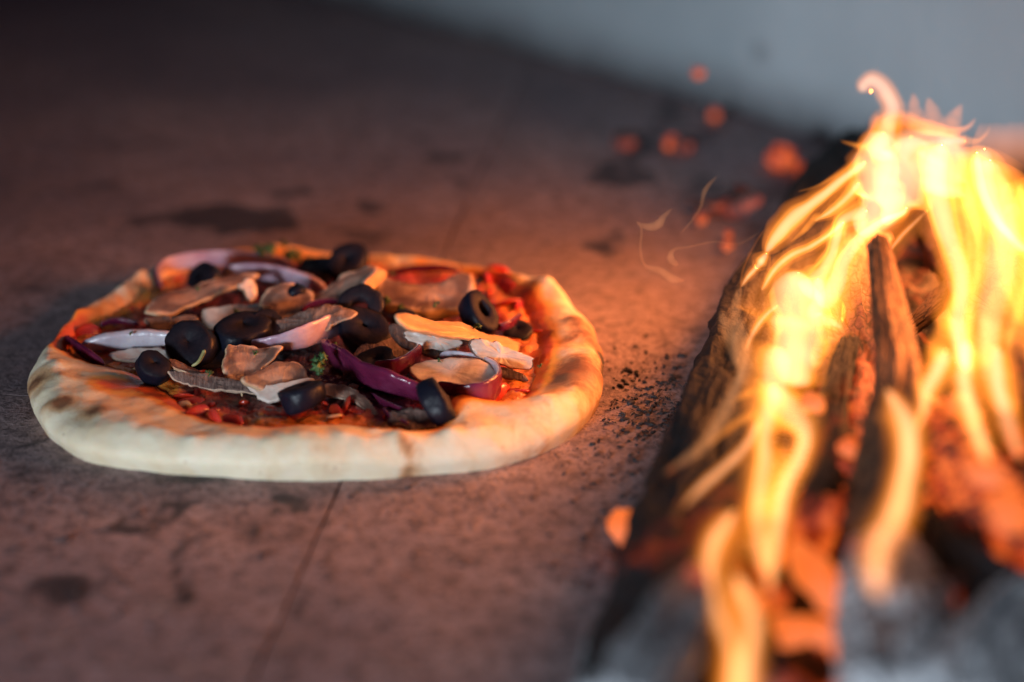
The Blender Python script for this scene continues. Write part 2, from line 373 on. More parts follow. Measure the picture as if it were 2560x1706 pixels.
INN = per(polar([(150, 815, .010), (240, 838, .012), (330, 850, .012), (385, 885, .012), (430, 935, .012), (520, 968, .012), (640, 973, .012), (740, 970, .012), (850, 968, .012), (930, 985, .012), (990, 985, .012),
     (1030, 915, .012), (1100, 925, .012), (1200, 915, .012), (1215, 885, .010), (1238, 830, .01), (1218, 755, .01), (1185, 695, .01), (1130, 648, .01), (1080, 625, .010), (900, 606, .010), (750, 596, .010), (620, 592, .010),
     (430, 615, .010), (370, 650, .010), (300, 700, .010), (215, 748, .010), (165, 780, .010)]), 11)
def g2(x, y, u, v, z, r):
    p = D(u, v, z); return math.exp(-(((x - p.x) ** 2 + (y - p.y) ** 2) / (r * r)))
TOASTS = [(215, 968, .010, .009, .85), (150, 945, .010, .006, .7), (240, 895, .014, .006, .7), (80, 880, .012, .012, .8), (330, 1000, .012, .004, .5), (140, 955, .008, .006, .45), (745, 1072, .006, .005, .35), (1330, 870, .012, .014, .6), (1250, 790, .016, .008, .7), (1290, 880, .014, .016, .5), (1340, 740, .018, .010, .45), (340, 640, .016, .010, .4), (620, 1085, .004, .005, .3), (1365, 800, .012, .01, .6), (1200, 1010, .01, .012, .25), (950, 1080, .003, .006, .4), (200, 720, .015, .012, .45), (560, 575, .018, .018, .4), (1000, 590, .018, .018, .4)]
rb = random.Random(4); BL = []
for k in range(70):
    a = rb.uniform(-math.pi, math.pi); rr_ = OUT(a) - rb.uniform(.002, .016); r0 = rb.uniform(.002, .0055)
    BL.append((PC.x + rr_ * math.cos(a), PC.y + rr_ * math.sin(a), r0, r0 * rb.uniform(.14, .28), rb.uniform(-.1, .38)))
TP = [(D(u, v, z), r, k) for u, v, z, r, k in TOASTS]
BUMPS = [(1040, 925, .012, .013, .006), (1258, 652, .018, .012, .0045), (1310, 740, .018, .020, .003), (1290, 820, .016, .012, .0025), (110, 860, .01, .02, .002), (700, 1040, .012, .03, .002), (1230, 800, .016, .012, .003), (640, 560, .015, .012, .003), (1330, 880, .012, .014, .003)]
BP = [(D(u, v, z), r, k) for u, v, z, r, k in BUMPS]
pizza = empty('pizza', (PC.x, PC.y, 0))
tag(pizza, 'whole pizza with thick pale crust and red sauce, baking on the oven floor', 'pizza')
NT = 640; NR = 34; NI = 22
V = []; oil = []; toast = []; char = []
for i in range(NT):
    th = 2 * math.pi * i / NT; ct, st = math.cos(th), math.sin(th)
    Ro = OUT(th); Ri = min(INN(th), Ro - .008)
    front = max(0, -st)
    h = .0146 + .0006 * front + .0012 * max(0, ct) - .0008 * max(0, st) + .0014 * noise.noise(Vector((ct * 3, st * 3, 1))) + .0004 * noise.noise(Vector((ct * 9, st * 9, 5)))
    Ro += .0010 * fbm((ct * 6, st * 6, 4), 3, 1)
    for j in range(NR + NI):
        if j < NR:
            a = math.pi * j / (NR - 1); wd = Ro - Ri
            q0 = (1 - math.cos(a)) / 2; q0 = q0 ** 1.0 * (1 - .35 * math.sin(math.pi * q0)); r = Ro - wd * q0
            z = h * max(0, math.sin(a)) ** .72
            if a < .5: r -= .004 * (1 - a / .5) ** 2
            if a > math.pi / 2: z = .0092 + (h - .0092) * (math.sin(a) ** 1.15)
            q = (1 - math.cos(a)) / 2
        else:
            q = 1; r = Ri * (1 - (j - NR + 1) / NI); z = .0092 - .003 * sstep(0, .15, (j - NR + 1) / NI)
        x = PC.x + r * ct; y = PC.y + r * st
        amp = sstep(0, .006, z)
        nz_ = .0015 * fbm((x, y, z), 3, 26) + .0007 * fbm((x, y, z + 3), 3, 90)
        for bp, rr, kk in BP:
            nz_ += kk * math.exp(-((x - bp.x) ** 2 + (y - bp.y) ** 2) / rr ** 2) * (1 if z > .003 else 0)
        bt = 0
        if q < .95:
            for bx, by, br, bh, bk in BL:
                d_ = ((x - bx) ** 2 + (y - by) ** 2) / (br * br)
                if d_ < 4: e_ = math.exp(-d_ * 1.4); nz_ += bh * e_; bt += bk * e_
        nz_ += .0001 * math.sin(th * 19 + 5 * noise.noise(Vector((ct * 3, st * 3, 0)))) * math.sin(math.pi * q)
        z += nz_ * amp
        V.append((x - PC.x, y - PC.y, z))
        du = (r - Ri)
        ol = 1.15 * math.exp(-(max(0, du - .003) / (.0064 + .004 * noise.noise(Vector((ct * 5, st * 5, 9))))) ** 1.3)
        ol *= 1 - .62 * sstep(.1, .5, st) * sstep(.75, .45, ct)
        ol += .75 * g2(x, y, 245, 880, .015, .010) + .6 * g2(x, y, 330, 880, .015, .016) + .45 * g2(x, y, 1000, 965, .012, .008) + .3 * g2(x, y, 1190, 945, .014, .012) + .4 * g2(x, y, 160, 800, .014, .012) + .5 * g2(x, y, 1190, 700, .015, .02)
        oil.append(ol)
        t = .13 + sum(k * math.exp(-((x - tp.x) ** 2 + (y - tp.y) ** 2) / rr ** 2) for tp, rr, k in TP)
        t += .36 * max(0, ct) * sstep(.2, 1, ct) + .10 * max(0, st)
        toast.append(t + bt * .8)
        char.append(.75 * math.exp(-((th - (2 * math.pi - .10)) / .11) ** 2) * sstep(.5, .0, q) * 1.2 + .55 * g2(x, y, 1228, 800, .014, .004) + .5 * g2(x, y, 1385, 865, .01, .006))
V.append((0, 0, .0055)); oil.append(1); toast.append(0); char.append(0)
nj = NR + NI; Fc = []
for i in range(NT):
    i2 = (i + 1) % NT
    for j in range(nj - 2): Fc.append((i * nj + j, i2 * nj + j, i2 * nj + j + 1, i * nj + j + 1))
    Fc.append((i * nj + nj - 2, i2 * nj + nj - 2, len(V) - 1))
mesh_obj('crust', V, Fc, M['crust'], pizza, attrs={'oil': oil, 'toast': toast, 'char': char})
def sauce_h(x, y):
    return .0112 + .0018 * fbm((x, y, 7), 4, 75) + .0011 * fbm((x, y, 2), 3, 260)
V = [(0, 0, sauce_h(PC.x, PC.y))]; ed = [0]; NT2, NR2 = 420, 90
for i in range(NT2):
    th = 2 * math.pi * i / NT2; ct, st = math.cos(th), math.sin(th)
    Rm = INN(th) + .0022 + .002 * fbm((ct * 7, st * 7, 2), 3, 1)
    for j in range(1, NR2 + 1):
        q = j / NR2; r = Rm * q; x = PC.x + r * ct; y = PC.y + r * st
        z = sauce_h(x, y) - .0006 - .0026 * sstep(.97, 1.0, q)
        V.append((x - PC.x, y - PC.y, z)); ed.append(sstep(.68, 1.0, q))
Fc = []
for i in range(NT2):
    i2 = (i + 1) % NT2; Fc.append((0, 1 + i * NR2, 1 + i2 * NR2))
    for j in range(NR2 - 1): Fc.append((1 + i * NR2 + j, 1 + i * NR2 + j + 1, 1 + i2 * NR2 + j + 1, 1 + i2 * NR2 + j))
mesh_obj('sauce', V, Fc, M['sauce'], pizza, attrs={'edge': ed})

def lump_data(c, rad, seed, sub=2, sq=(1, 1, 1), amp=.35, freq=1.3):
    bm = bmesh.new(); bmesh.ops.create_icosphere(bm, subdivisions=sub, radius=1); vs = []; idx = {}
    rotm = Matrix.Rotation(seed * 1.7, 3, 'Z') @ Matrix.Rotation(seed * .9, 3, 'X')
    for i, v in enumerate(bm.verts):
        d = v.co.normalized(); k = 1 + amp * fbm(d + Vector((seed * 3.1, 0, 0)), 4, freq)
        q = rotm @ Vector((d.x * sq[0], d.y * sq[1], d.z * sq[2])) * (k * rad)
        idx[v.index] = i; vs.append(Vector(c) + q)
    fs = [tuple(x.index for x in f.verts) for f in bm.faces]; bm.free(); return vs, fs
def scatter(name, items, mat, parent, kind='stuff'):
    V = []; Fc = []
    for c, r, sd, sq in items:
        vs, fs = lump_data(c, r, sd, 1 if r < .002 else 2, sq, .16 if kind == 'stuff' and mat is M['tomato'] else .35); k = len(V); V += vs; Fc += [tuple(a + k for a in f) for f in fs]
    if parent: V = [v - parent.location for v in V]
    o = mesh_obj(name, V, Fc, mat, parent); o['kind'] = kind; return o
it = []; it2 = []
for k in range(60):
    th = random.uniform(0, 2 * math.pi); q = math.sqrt(random.uniform(.12, .98)); r = INN(th) * q
    x = PC.x + r * math.cos(th); y = PC.y + r * math.sin(th)
    (it if k % 3 else it2).append(((x, y, sauce_h(x, y) + .0002), random.uniform(.0009, .0026), k, (1.5, .9, .35)))
for u, v in [(425, 905), (440, 915), (475, 935), (455, 950), (500, 955), (530, 962), (1130, 640), (1160, 660), (1170, 690), (1200, 700), (1215, 760), (1260, 775), (1240, 760), (1190, 890), (1150, 900), (790, 930), (820, 935), (770, 945), (1110, 620), (1140, 625), (160, 780), (200, 760)]:
    p = D(u, v, .012); it.append(((p.x, p.y, .0105), random.uniform(.0035, .0055), u, (1.5, 1, .26)))
scatter('tomato_pulp', it, M['tomato'], pizza); scatter('melted_cheese', it2, M['cheese'], pizza)

# ------------------------------------------------------------------ toppings
def slab(name, pts, z0, n, thick, mats, bend=0.0, seed=0, label=None, cat=None, group=None, amp=.0005, parent=None, wob=.04, gill=False):
    """a slice cut from something: an outline of real thickness, rounded edges and uneven faces.  pts in photo pixels on the plane through the middle, facing n"""
    n = Vector(n).normalized()
    c2 = (sum(p[0] for p in pts) / len(pts), sum(p[1] for p in pts) / len(pts)); p0 = D(c2[0], c2[1], z0)
    ol = [on_plane(u * S, v * S, p0, n) for u, v in crom(pts, 72, True)]
    c = sum(ol, Vector()) / len(ol)
    ax = (ol[0] - c).normalized(); ay = n.cross(ax).normalized()
    span = max((p - c).length for p in ol)
    V = []; rings = []; mi = []; ra = []
    prof = [(0, 1, .30), (.12, 1, .5)]
    def off(p, side):
        l = p - c; x = l.dot(ax) / span
        return bend * x * x + .0022 * noise.noise((p + Vector((seed * .37, 0, 0))) * 55) + amp * fbm(p + Vector((seed, 0, side)), 3, 170) + amp * .6 * fbm(p + Vector((0, seed, side)), 3, 480)
    lay = [(.0, 0.0), (.3, 0), (.55, 0), (.75, 0), (.88, 0), (.955, .06), (.99, .22), (1.0, .42), (1.0, .60), (.985, .80), (.95, .95), (.88, 1), (.7, 1), (.4, 1), (.0, 1)]
    for s_, t_ in lay:
        ring = []
        for k, p in enumerate(ol):
            if s_ == 0 and k: break
            e = c + (p - c) * s_
            if s_ > .9: e = e + (p - c).normalized() * (.0004 + amp * 2.0) * fbm(p + Vector((seed, 3, 0)), 3, 200)
            q = e + n * (off(e, 0 if t_ < .5 else 5) - t_ * thick * .75)
            ring.append(len(V)); V.append(q); ra.append(s_)
        rings.append(ring)
    Fc = []; m = len(ol)
    for a, b, (s_, t_), (s2, t2) in zip(rings, rings[1:], lay, lay[1:]):
        midx = 1 if .9 < s_ and .9 < s2 else 0
        for k in range(m):
            k2 = (k + 1) % m
            if len(a) == 1: Fc.append((a[0], b[k], b[k2]))
            elif len(b) == 1: Fc.append((a[k], b[0], a[k2]))
            else: Fc.append((a[k], b[k], b[k2], a[k2]))
            mi.append(midx)
    org = Vector((c.x, c.y, c.z))
    if parent: org = parent.matrix_basis.translation
    o = mesh_obj(name, [v - org for v in V], Fc, mats, parent, mi=mi, attrs={'ring': ra})
    if not parent: o.location = org; tag(o, label, cat, group)
    return o
def band(name, path, wide, mats, label=None, cat=None, group=None, seed=0, amp=.0003, skin=(0.0, .5), n=70, parent=None, taper=.12, org=None):
    """a curved strip: path of (u, v, z, halfwidth, halfthickness) in photo pixels and metres; wide = direction of the strip's height"""
    pts = crom([(*D(p[0], p[1], p[2]), p[3], p[4]) for p in path], n); K = 20
    V = []; Fc = []; mi = []; wide = Vector(wide)
    for i, p in enumerate(pts):
        c = Vector(p[:3]); a = Vector(pts[max(0, i - 1)][:3]); b = Vector(pts[min(n - 1, i + 1)][:3]); T = (b - a).normalized()
        th = T.cross(wide).normalized(); wd = th.cross(T).normalized()
        t = i / (n - 1); e = min(1, (min(t, 1 - t) / taper)) ** .5 if taper else 1; e = max(e, .02)
        for k in range(K):
            an = 2 * math.pi * k / K; cx = math.copysign(abs(math.cos(an)) ** .55, math.cos(an)); sx = math.copysign(abs(math.sin(an)) ** .7, math.sin(an))
            q = c + wd * (cx * p[3] * e) + th * (sx * p[4] * (e if e > .3 else .3))
            q += (q - c) * (amp * 300 * fbm(q + Vector((seed, 0, 0)), 3, 130))
            V.append(q)
    for i in range(n - 1):
        for k in range(K):
            k2 = (k + 1) % K; Fc.append((i * K + k, i * K + k2, (i + 1) * K + k2, (i + 1) * K + k))
            f = (k + .5) / K; mi.append(1 if (skin[0] <= f < skin[1] and len(mats) > 1) else 0)
    Fc.append(tuple(range(K))[::-1]); mi.append(0); Fc.append(tuple((n - 1) * K + k for k in range(K))); mi.append(0)
    c = sum((Vector(v) for v in V), Vector()) / len(V)
    if parent: c = parent.location
    o = mesh_obj(name, [v - c for v in V], Fc, mats, parent, mi=mi)
    if not parent: o.location = c; tag(o, label, cat, group)
    return o
def olive(u, v, z, n, ro, ri, h, label, seed, dent=0.0, arc=1.0):
    n = Vector(n).normalized(); ax = n.orthogonal().normalized(); ay = n.cross(ax); c = D(u, v, z)
    ri *= 1.0 if seed in (4, 13) else (.34 if seed % 2 else .05); ro *= 1.06; h *= 1.2
    prof = [(ri * 1.05, .42), (ri * 1.3, .5), (ro * .82, .5), (ro * .94, .44), (ro * .99, .28), (ro * 1.02, 0), (ro * .99, -.28), (ro * .94, -.44), (ro * .82, -.5), (ri * 1.3, -.5), (ri * 1.05, -.42), (ri * .95, 0)]
    K = 48; m = len(prof); V = []; Fc = []; mi = []
    for i in range(K):
        a = 2 * math.pi * i / K; d = ax * math.cos(a) + ay * math.sin(a)
        for r, t in prof:
            k = 1 + .13 * fbm(d + Vector((seed, t, 0)), 3, 1.1) - dent * max(0, math.cos(a - seed)) ** 3
            d2 = ax * math.cos(a) * (1 + .14 * math.sin(seed * 2.3)) + ay * math.sin(a) * (1 - .12 * math.sin(seed * 2.3))
            V.append(d2 * (r * k) + n * ((t if r > ri * 1.5 or ri > .001 else t * 1.15) * h * (1 + .12 * math.sin(a + seed))))
    for i in range(K):
        for j in range(m):
            j2 = (j + 1) % m; i2 = (i + 1) % K
            Fc.append((i * m + j, i2 * m + j, i2 * m + j2, i * m + j2)); mi.append(0 if 3 <= j <= 6 else 1)
    o = mesh_obj('olive_slice', V, Fc, [M['olive'], M['olive_cut']], mi=mi); o.location = c
    tag(o, label, 'olive slice', 'black olive slices on the pizza'); return o

OG = 'strips of red onion on the pizza'
on2 = [M['onion'], M['onion_skin']]
# red onion
band('onion_strip', [(372, 664, .010, .003, .0012), (362, 635, .012, .005, .0015), (395, 606, .015, .0045, .0013), (470, 594, .016, .0043, .0013), (560, 594, .016, .0042, .0013), (640, 606, .015, .004, .0013), (690, 625, .013, .003, .0012)],
     (0, -.15, 1), on2, 'long dull pink onion arc along the back left crust', 'onion strip', OG, 1, skin=(.5, 1.0))
band('onion_strip', [(505, 632, .017, .0035, .0016), (560, 622, .020, .0042, .0018), (630, 628, .020, .0045, .0018), (700, 646, .018, .0042, .0018), (752, 668, .014, .003, .0014)],
     (0, -.2, 1), on2, 'lilac onion arc lying just inside the long back one', 'onion strip', OG, 2, skin=(.5, 1.0))
band('onion_strip', [(182, 800, .013, .0022, .0016), (230, 788, .015, .0040, .0020), (300, 780, .016, .0048, .0022), (370, 780, .016, .0048, .0022), (420, 786, .015, .004, .002)],
     (0, -.35, 1), [M['onion_white'], M['onion_skin']], 'whitish onion strip beside the left crust, its right end under an olive', 'onion strip', OG, 3, skin=(.55, .95))
band('onion_strip', [(150, 775, .013, .002, .001), (180, 800, .014, .0032, .0012), (212, 822, .013, .0030, .0012), (240, 838, .012, .0015, .001)],
     (0, -.2, 1), [M['onion_skin']], 'thin dark red onion tip against the left crust', 'onion strip', OG, 4)
band('onion_strip', [(480, 788, .017, .0012, .0010), (540, 793, .018, .0022, .0012), (610, 792, .020, .0036, .0013), (690, 775, .022, .0056, .0015), (770, 745, .021, .0066, .0015), (815, 722, .019, .0050, .0013)],
     (0, -.25, 1), on2, 'purple onion strip curving under the gilled mushroom in the middle', 'onion strip', OG, 5, skin=(.5, 1.0))
band('onion_strip', [(748, 806, .016, .0060, .0014), (775, 826, .017, .0085, .0017), (830, 858, .018, .0095, .0019), (900, 884, .017, .0092, .0019), (960, 905, .015, .0085, .0018), (1005, 922, .013, .0070, .0014)],
     (0.05, -.75, 1), [M['onion_skin']], 'broad glossy magenta onion petal beside the front right olive', 'onion strip', OG, 6, taper=.05, amp=.0004)
band('onion_strip', [(1000, 898, .014, .0050, .0010), (1060, 912, .015, .0062, .0012), (1115, 905, .016, .0062, .0012), (1146, 878, .017, .0050, .0012), (1135, 845, .018, .0036, .0012), (1080, 824, .019, .003, .0012), (1010, 818, .018, .0028, .001)],
     (0, -.15, 1), [M['onion_white'], M['onion_skin']], 'curled red edged onion ring behind the front right olive', 'onion strip', OG, 7, skin=(0, .5), taper=.06)
band('onion_strip', [(860, 850, .016, .004, .001), (905, 848, .019, .005, .001), (945, 830, .020, .005, .001), (968, 806, .020, .004, .001)],
     (0, -.2, 1), [M['onion_white'], M['onion_skin']], 'small cupped onion piece between magenta petal and long orange mushroom', 'onion strip', OG, 8, skin=(0, .5))

for i, (pp, lb) in enumerate([
    ([(690, 716, .020, .0012, .0007), (720, 700, .022, .0018, .0007), (760, 694, .022, .0018, .0007), (790, 700, .021, .001, .0007)], 'thin purple onion sliver above the gilled centre slice'),
    ([(850, 905, .012, .0012, .0006), (880, 925, .0125, .0016, .0006), (915, 940, .0125, .0016, .0006), (950, 950, .012, .001, .0006)], 'thin pink onion shred in front of the magenta petal'),
    ([(880, 940, .012, .0012, .0006), (900, 960, .0125, .0014, .0006), (940, 975, .0125, .0012, .0006)], 'shorter pink onion shred nearest the front crust'),
    ([(1120, 740, .014, .0014, .0008), (1150, 752, .016, .002, .0008), (1180, 740, .016, .002, .0008), (1200, 722, .014, .001, .0008)], 'small onion curl beside the lit hollow olive'),
    ([(230, 748, .012, .0014, .0008), (270, 738, .013, .0018, .0008), (320, 745, .012, .0012, .0008)], 'thin onion sliver on the sauce at the far left'),
    ([(900, 628, .014, .0014, .0008), (950, 618, .016, .002, .0008), (1010, 616, .016, .002, .0008), (1060, 622, .014, .0012, .0008)], 'thin onion sliver along the back crust behind the largest mushroom')]):
    band('onion_strip', pp, (0, -.3, 1), on2, lb, 'onion strip', OG, 30 + i, skin=(0, .4), n=40)
MG = 'mushroom slices on the pizza'
def mush(pts, z, n, th, mats, label, seed, **k):
    return slab('mushroom_slice', pts, z, n, th, [M[m] for m in mats], seed=seed, label=label, cat='mushroom slice', group=MG, **k)
# back left
mush([(330, 718), (352, 694), (392, 668), (440, 656), (470, 652), (520, 640), (560, 634), (596, 640), (565, 652), (520, 668), (470, 688), (425, 706), (392, 724), (355, 724)], .021, (.25, -.35, 1), .003, ('mush', 'mush_skin'),
     'long orange rimmed mushroom slice pointing to the back left crust', 1, bend=.002)
mush([(543, 655), (556, 650), (566, 642), (582, 650), (590, 672), (588, 690), (575, 696), (566, 682), (560, 668), (550, 664)], .022, (.5, -.8, .6), .003, ('mush_pale', 'mush_skin'),
     'tiny hooked pale mushroom piece behind the centre left', 2)
mush([(332, 730), (380, 728), (415, 726), (440, 722), (456, 734), (454, 752), (436, 764), (400, 762), (350, 758), (334, 748)], .016, (.15, -.8, .7), .004, ('mush_dark', 'mush'),
     'short gilled mushroom slice above the whitish onion strip', 3, amp=.0009)
mush([(470, 712), (510, 704), (560, 702), (618, 700), (634, 714), (618, 728), (580, 738), (540, 748), (500, 752), (470, 745)], .017, (.1, -.5, 1), .004, ('mush_pale', 'mush'),
     'pale grey mushroom block behind the long centre olive', 4)
mush([(600, 698), (604, 676), (628, 660), (660, 650), (700, 658), (722, 672), (716, 700), (690, 722), (640, 730), (616, 724), (622, 706)], .023, (.2, -.6, .9), .003, ('mush', 'mush_skin'),
     'brown cap shaped mushroom slice with a black scrap on it', 5, bend=-.002)
mush([(690, 706), (720, 682), (752, 660), (790, 630), (830, 614), (868, 612), (850, 640), (820, 668), (790, 690), (750, 706), (715, 716)], .023, (-.1, -.5, 1), .0035, ('mush', 'mush_skin'),
     'mushroom slice with a green herb flake, leaning on the bright wedge', 6, amp=.0009)
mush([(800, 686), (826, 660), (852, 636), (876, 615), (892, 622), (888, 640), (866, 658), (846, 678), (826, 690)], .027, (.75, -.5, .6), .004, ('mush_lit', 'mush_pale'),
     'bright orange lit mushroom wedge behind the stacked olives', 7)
mush([(612, 742), (650, 728), (700, 712), (750, 702), (786, 704), (806, 708), (816, 718), (800, 732), (760, 748), (710, 764), (660, 780), (620, 788), (606, 770)], .025, (.05, -.75, .75), .004, ('mush_dark', 'mush'),
     'long gilled mushroom slice lying across the middle of the pizza', 8, amp=.001, bend=-.002)
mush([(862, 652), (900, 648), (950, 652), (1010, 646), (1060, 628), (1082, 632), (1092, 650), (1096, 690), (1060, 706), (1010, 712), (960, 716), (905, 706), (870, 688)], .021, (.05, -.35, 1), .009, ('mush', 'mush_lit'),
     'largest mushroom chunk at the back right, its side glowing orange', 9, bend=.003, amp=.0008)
# bright slice and its stalk face
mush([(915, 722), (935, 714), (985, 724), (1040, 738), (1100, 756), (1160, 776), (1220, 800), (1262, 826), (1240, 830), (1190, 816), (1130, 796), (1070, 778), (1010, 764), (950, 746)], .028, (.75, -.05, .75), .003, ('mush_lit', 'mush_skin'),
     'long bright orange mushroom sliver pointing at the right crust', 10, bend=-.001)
mush([(955, 752), (1000, 760), (1050, 772), (1064, 786), (1062, 806), (1030, 812), (990, 804), (950, 790), (930, 770)], .023, (.15, -.9, .4), .004, ('mush_pale', 'mush_dark'),
     'pinkish mushroom stalk piece under the left half of the bright sliver', 11, amp=.0012)
mush([(1080, 782), (1110, 778), (1150, 790), (1200, 810), (1226, 828), (1216, 844), (1190, 850), (1140, 838), (1100, 826), (1078, 806)], .022, (.2, -.9, .4), .004, ('mush_pale', 'mush_dark'),
     'pinkish mushroom stalk piece under the right half of the bright sliver', 12, amp=.0012)
mush([(900, 742), (940, 756), (1000, 795), (1100, 826), (1180, 852), (1210, 870), (1160, 868), (1080, 846), (1000, 826), (930, 796), (895, 766)], .0175, (0, -.5, 1), .003, ('mush_dark', 'mush_dark'),
     'dark brown mushroom base slice lying under the bright sliver', 13)
mush([(960, 830), (1010, 818), (1080, 822), (1130, 842), (1140, 868), (1110, 886), (1050, 890), (990, 878), (950, 862), (940, 844)], .0185, (.05, -.4, 1), .0025, ('mush_pale', 'mush'),
     'oval pale mushroom face framed by the curled onion ring', 14)
mush([(830, 790), (880, 772), (930, 776), (966, 796), (958, 826), (920, 846), (870, 852), (832, 836), (815, 812)], .0155, (0, -.35, 1), .003, ('mush_dark', 'mush_skin'),
     'murky brown mushroom slab behind the magenta petal', 15)
# front left
mush([(516, 800), (545, 792), (590, 794), (632, 794), (648, 800), (630, 822), (608, 846), (596, 864), (560, 872), (525, 870), (512, 850), (514, 820)], .0195, (.25, -.55, .9), .0028, ('mush', 'mush_skin'),
     'square brown orange mushroom slice in front of the purple strip', 16, bend=.003)
mush([(556, 872), (590, 850), (630, 836), (668, 828), (696, 836), (706, 862), (690, 882), (640, 888), (596, 892)], .019, (.45, -.5, .8), .003, ('mush', 'mush_skin'),
     'orange lit mushroom cap piece above the white slice', 17)
mush([(560, 874), (600, 884), (650, 878), (712, 866), (720, 876), (690, 896), (650, 914), (614, 920), (584, 902)], .0165, (0, -.6, 1), .003, ('mush_pale', 'mush_pale'),
     'white mushroom slice beside the block shaped front olive', 18)
mush([(384, 852), (404, 856), (440, 858), (500, 864), (556, 876), (596, 896), (580, 902), (530, 900), (470, 892), (420, 880), (392, 866)], .0165, (.0, -.7, .8), .003, ('mush_dark', 'mush'),
     'long low grey brown mushroom slice at the front left', 19, amp=.0008)
mush([(388, 824), (420, 830), (458, 850), (470, 860), (440, 858), (404, 848), (386, 836)], .0165, (.4, -.3, .9), .002, ('mush', 'mush_skin'),
     'small orange mushroom flap between two front left olives', 20)
mush([(745, 880), (790, 878), (820, 896), (850, 925), (870, 950), (850, 952), (810, 920), (770, 905), (742, 900)], .0140, (0, -.4, 1), .002, ('mush', 'mush'),
     'thin flesh coloured mushroom scrap in front of the magenta petal', 21)
mush([(900, 948), (940, 938), (985, 946), (1000, 965), (985, 982), (940, 985), (905, 975)], .0135, (0, -.5, 1), .003, ('mush_dark', 'mush_dark'),
     'ragged mushroom crumb at the foot of the front right olive', 22, amp=.0014)
mush([(250, 812), (300, 796), (360, 800), (396, 818), (380, 834), (320, 830), (270, 828)], .0125, (0, -.3, 1), .002, ('mush_pale', 'mush'),
     'thin pale mushroom slice under the whitish onion strip', 23)

# olives
olive(800, 606, .021, (-.1, -.55, .85), .0092, .003, .0075, 'rounded black olive slice against the back crust', 1)
olive(468, 640, .019, (-.5, -.3, .75), .0088, .003, .006, 'tilted black olive slice inside the long back onion arc', 2)
olive(726, 622, .016, (0, -.2, 1), .0085, .003, .006, 'flat black olive slice left of the rounded back one', 3)
olive(826, 708, .026, (-.05, -.75, .7), .0100, .0036, .0055, 'upper of two stacked black olive slices, hole facing the camera', 4)
olive(838, 762, .019, (.05, -.5, .85), .0112, .0036, .008, 'lower of two stacked black olive slices', 5)
olive(560, 764, .022, (.0, -.2, 1), .0112, .0034, .008, 'long black olive slice lying in the curve of the purple strip', 6)
olive(612, 752, .022, (.4, -.5, .8), .0075, .003, .006, 'small black olive slice wedged under the gilled centre slice', 7)
olive(440, 795, .020, (-.15, -.75, .62), .0106, .0034, .008, 'big black olive slice over the end of the whitish onion strip', 8, .05)
olive(480, 812, .016, (.5, -.6, .6), .0095, .003, .006, 'brownish olive slice behind the herb stem', 9)
olive(353, 846, .017, (.25, -.6, .75), .0070, .0025, .007, 'small round black olive slice at the front left crust', 10)
olive(695, 911, .018, (-.32, .15, 1), .0090, .003, .0075, 'block shaped black olive slice seen edge on at the front', 11)
olive(1003, 926, .018, (.78, .1, .45), .0092, .003, .0075, 'upright black olive slice beside the crust bulge', 12)
olive(1100, 722, .022, (.55, -.35, .7), .0095, .0032, .0085, 'black olive slice with lit hole behind the bright sliver', 13, .25)
olive(862, 832, .0165, (0, -.35, 1), .0080, .003, .003, 'half hidden black olive slice behind the magenta petal', 14)
olive(1190, 762, .012, (0, -.3, 1), .0065, .0025, .003, 'thin dark olive slice sunk in sauce near the right crust', 15)
olive(935, 742, .018, (.2, -.4, 1), .0065, .0022, .005, 'small olive slice tucked under the bright sliver left end', 16)

# herbs
def leafy(u, v, z, r, nn, seed, label, tilt=(0, -.7, 1)):
    c = D(u, v, z); V = []; Fc = []; rr = random.Random(seed); n = Vector(tilt).normalized(); ax = n.orthogonal().normalized(); ay = n.cross(ax)
    root = empty('herb_leaf', c); tag(root, label, 'herb leaf', 'chopped parsley on the pizza')
    for k in range(nn):
        a = rr.uniform(0, 6.28); d = rr.uniform(.0, .8) * r; o = ax * math.cos(a) * d + ay * math.sin(a) * d + n * rr.uniform(0, .0015)
        lr = r * rr.uniform(.35, .6); a2 = rr.uniform(0, 6.28); ln = (n + Vector((rr.uniform(-.6, .6), rr.uniform(-.6, .6), 0))).normalized()
        bx = ln.orthogonal().normalized(); by = ln.cross(bx); k0 = len(V); V.append(o + ln * lr * .22); K = 14
        for q in range(K):
            an = q / K * 6.28; rad = lr * (.72 + .28 * math.cos(an * 5 + a2)) * (1 + .2 * rr.uniform(-1, 1))
            V.append(o + bx * math.cos(an) * rad + by * math.sin(an) * rad + ln * (.0004 * math.sin(an * 3)))
        k1 = len(V); V.append(o - ln * .0004)
        for q in range(K): Fc.append((k0, k0 + 1 + q, k0 + 1 + (q + 1) % K)); Fc.append((k1, k0 + 1 + (q + 1) % K, k0 + 1 + q))
    f = mesh_obj('leaf_blade', V, Fc, M['herb'], root); return root
leafy(730, 838, .023, .0055, 10, 1, 'bright green parsley sprig in the middle front', (.1, -.9, .5))
leafy(610, 575, .021, .0060, 12, 2, 'dark parsley sprig lying on the back crust', (0, -.6, 1))
leafy(668, 592, .018, .0055, 12, 3, 'dark parsley cluster just inside the back crust')
leafy(700, 598, .017, .0045, 8, 4, 'parsley scrap left of the rounded back olive')
leafy(815, 636, .0255, .0030, 5, 5, 'parsley flake on the mushroom slice before the wedge')
leafy(885, 690, .024, .0028, 6, 6, 'parsley flake right of the stacked olives')
leafy(920, 708, .021, .0026, 6, 7, 'parsley flake above the bright sliver left end')
leafy(1100, 752, .0295, .0022, 6, 8, 'tiny yellowish herb flake on the bright sliver')
leafy(768, 792, .021, .0026, 5, 9, 'parsley flake below the lower stacked olive')
leafy(455, 665, .0235, .0022, 4, 10, 'parsley fleck on the long orange rimmed mushroom')
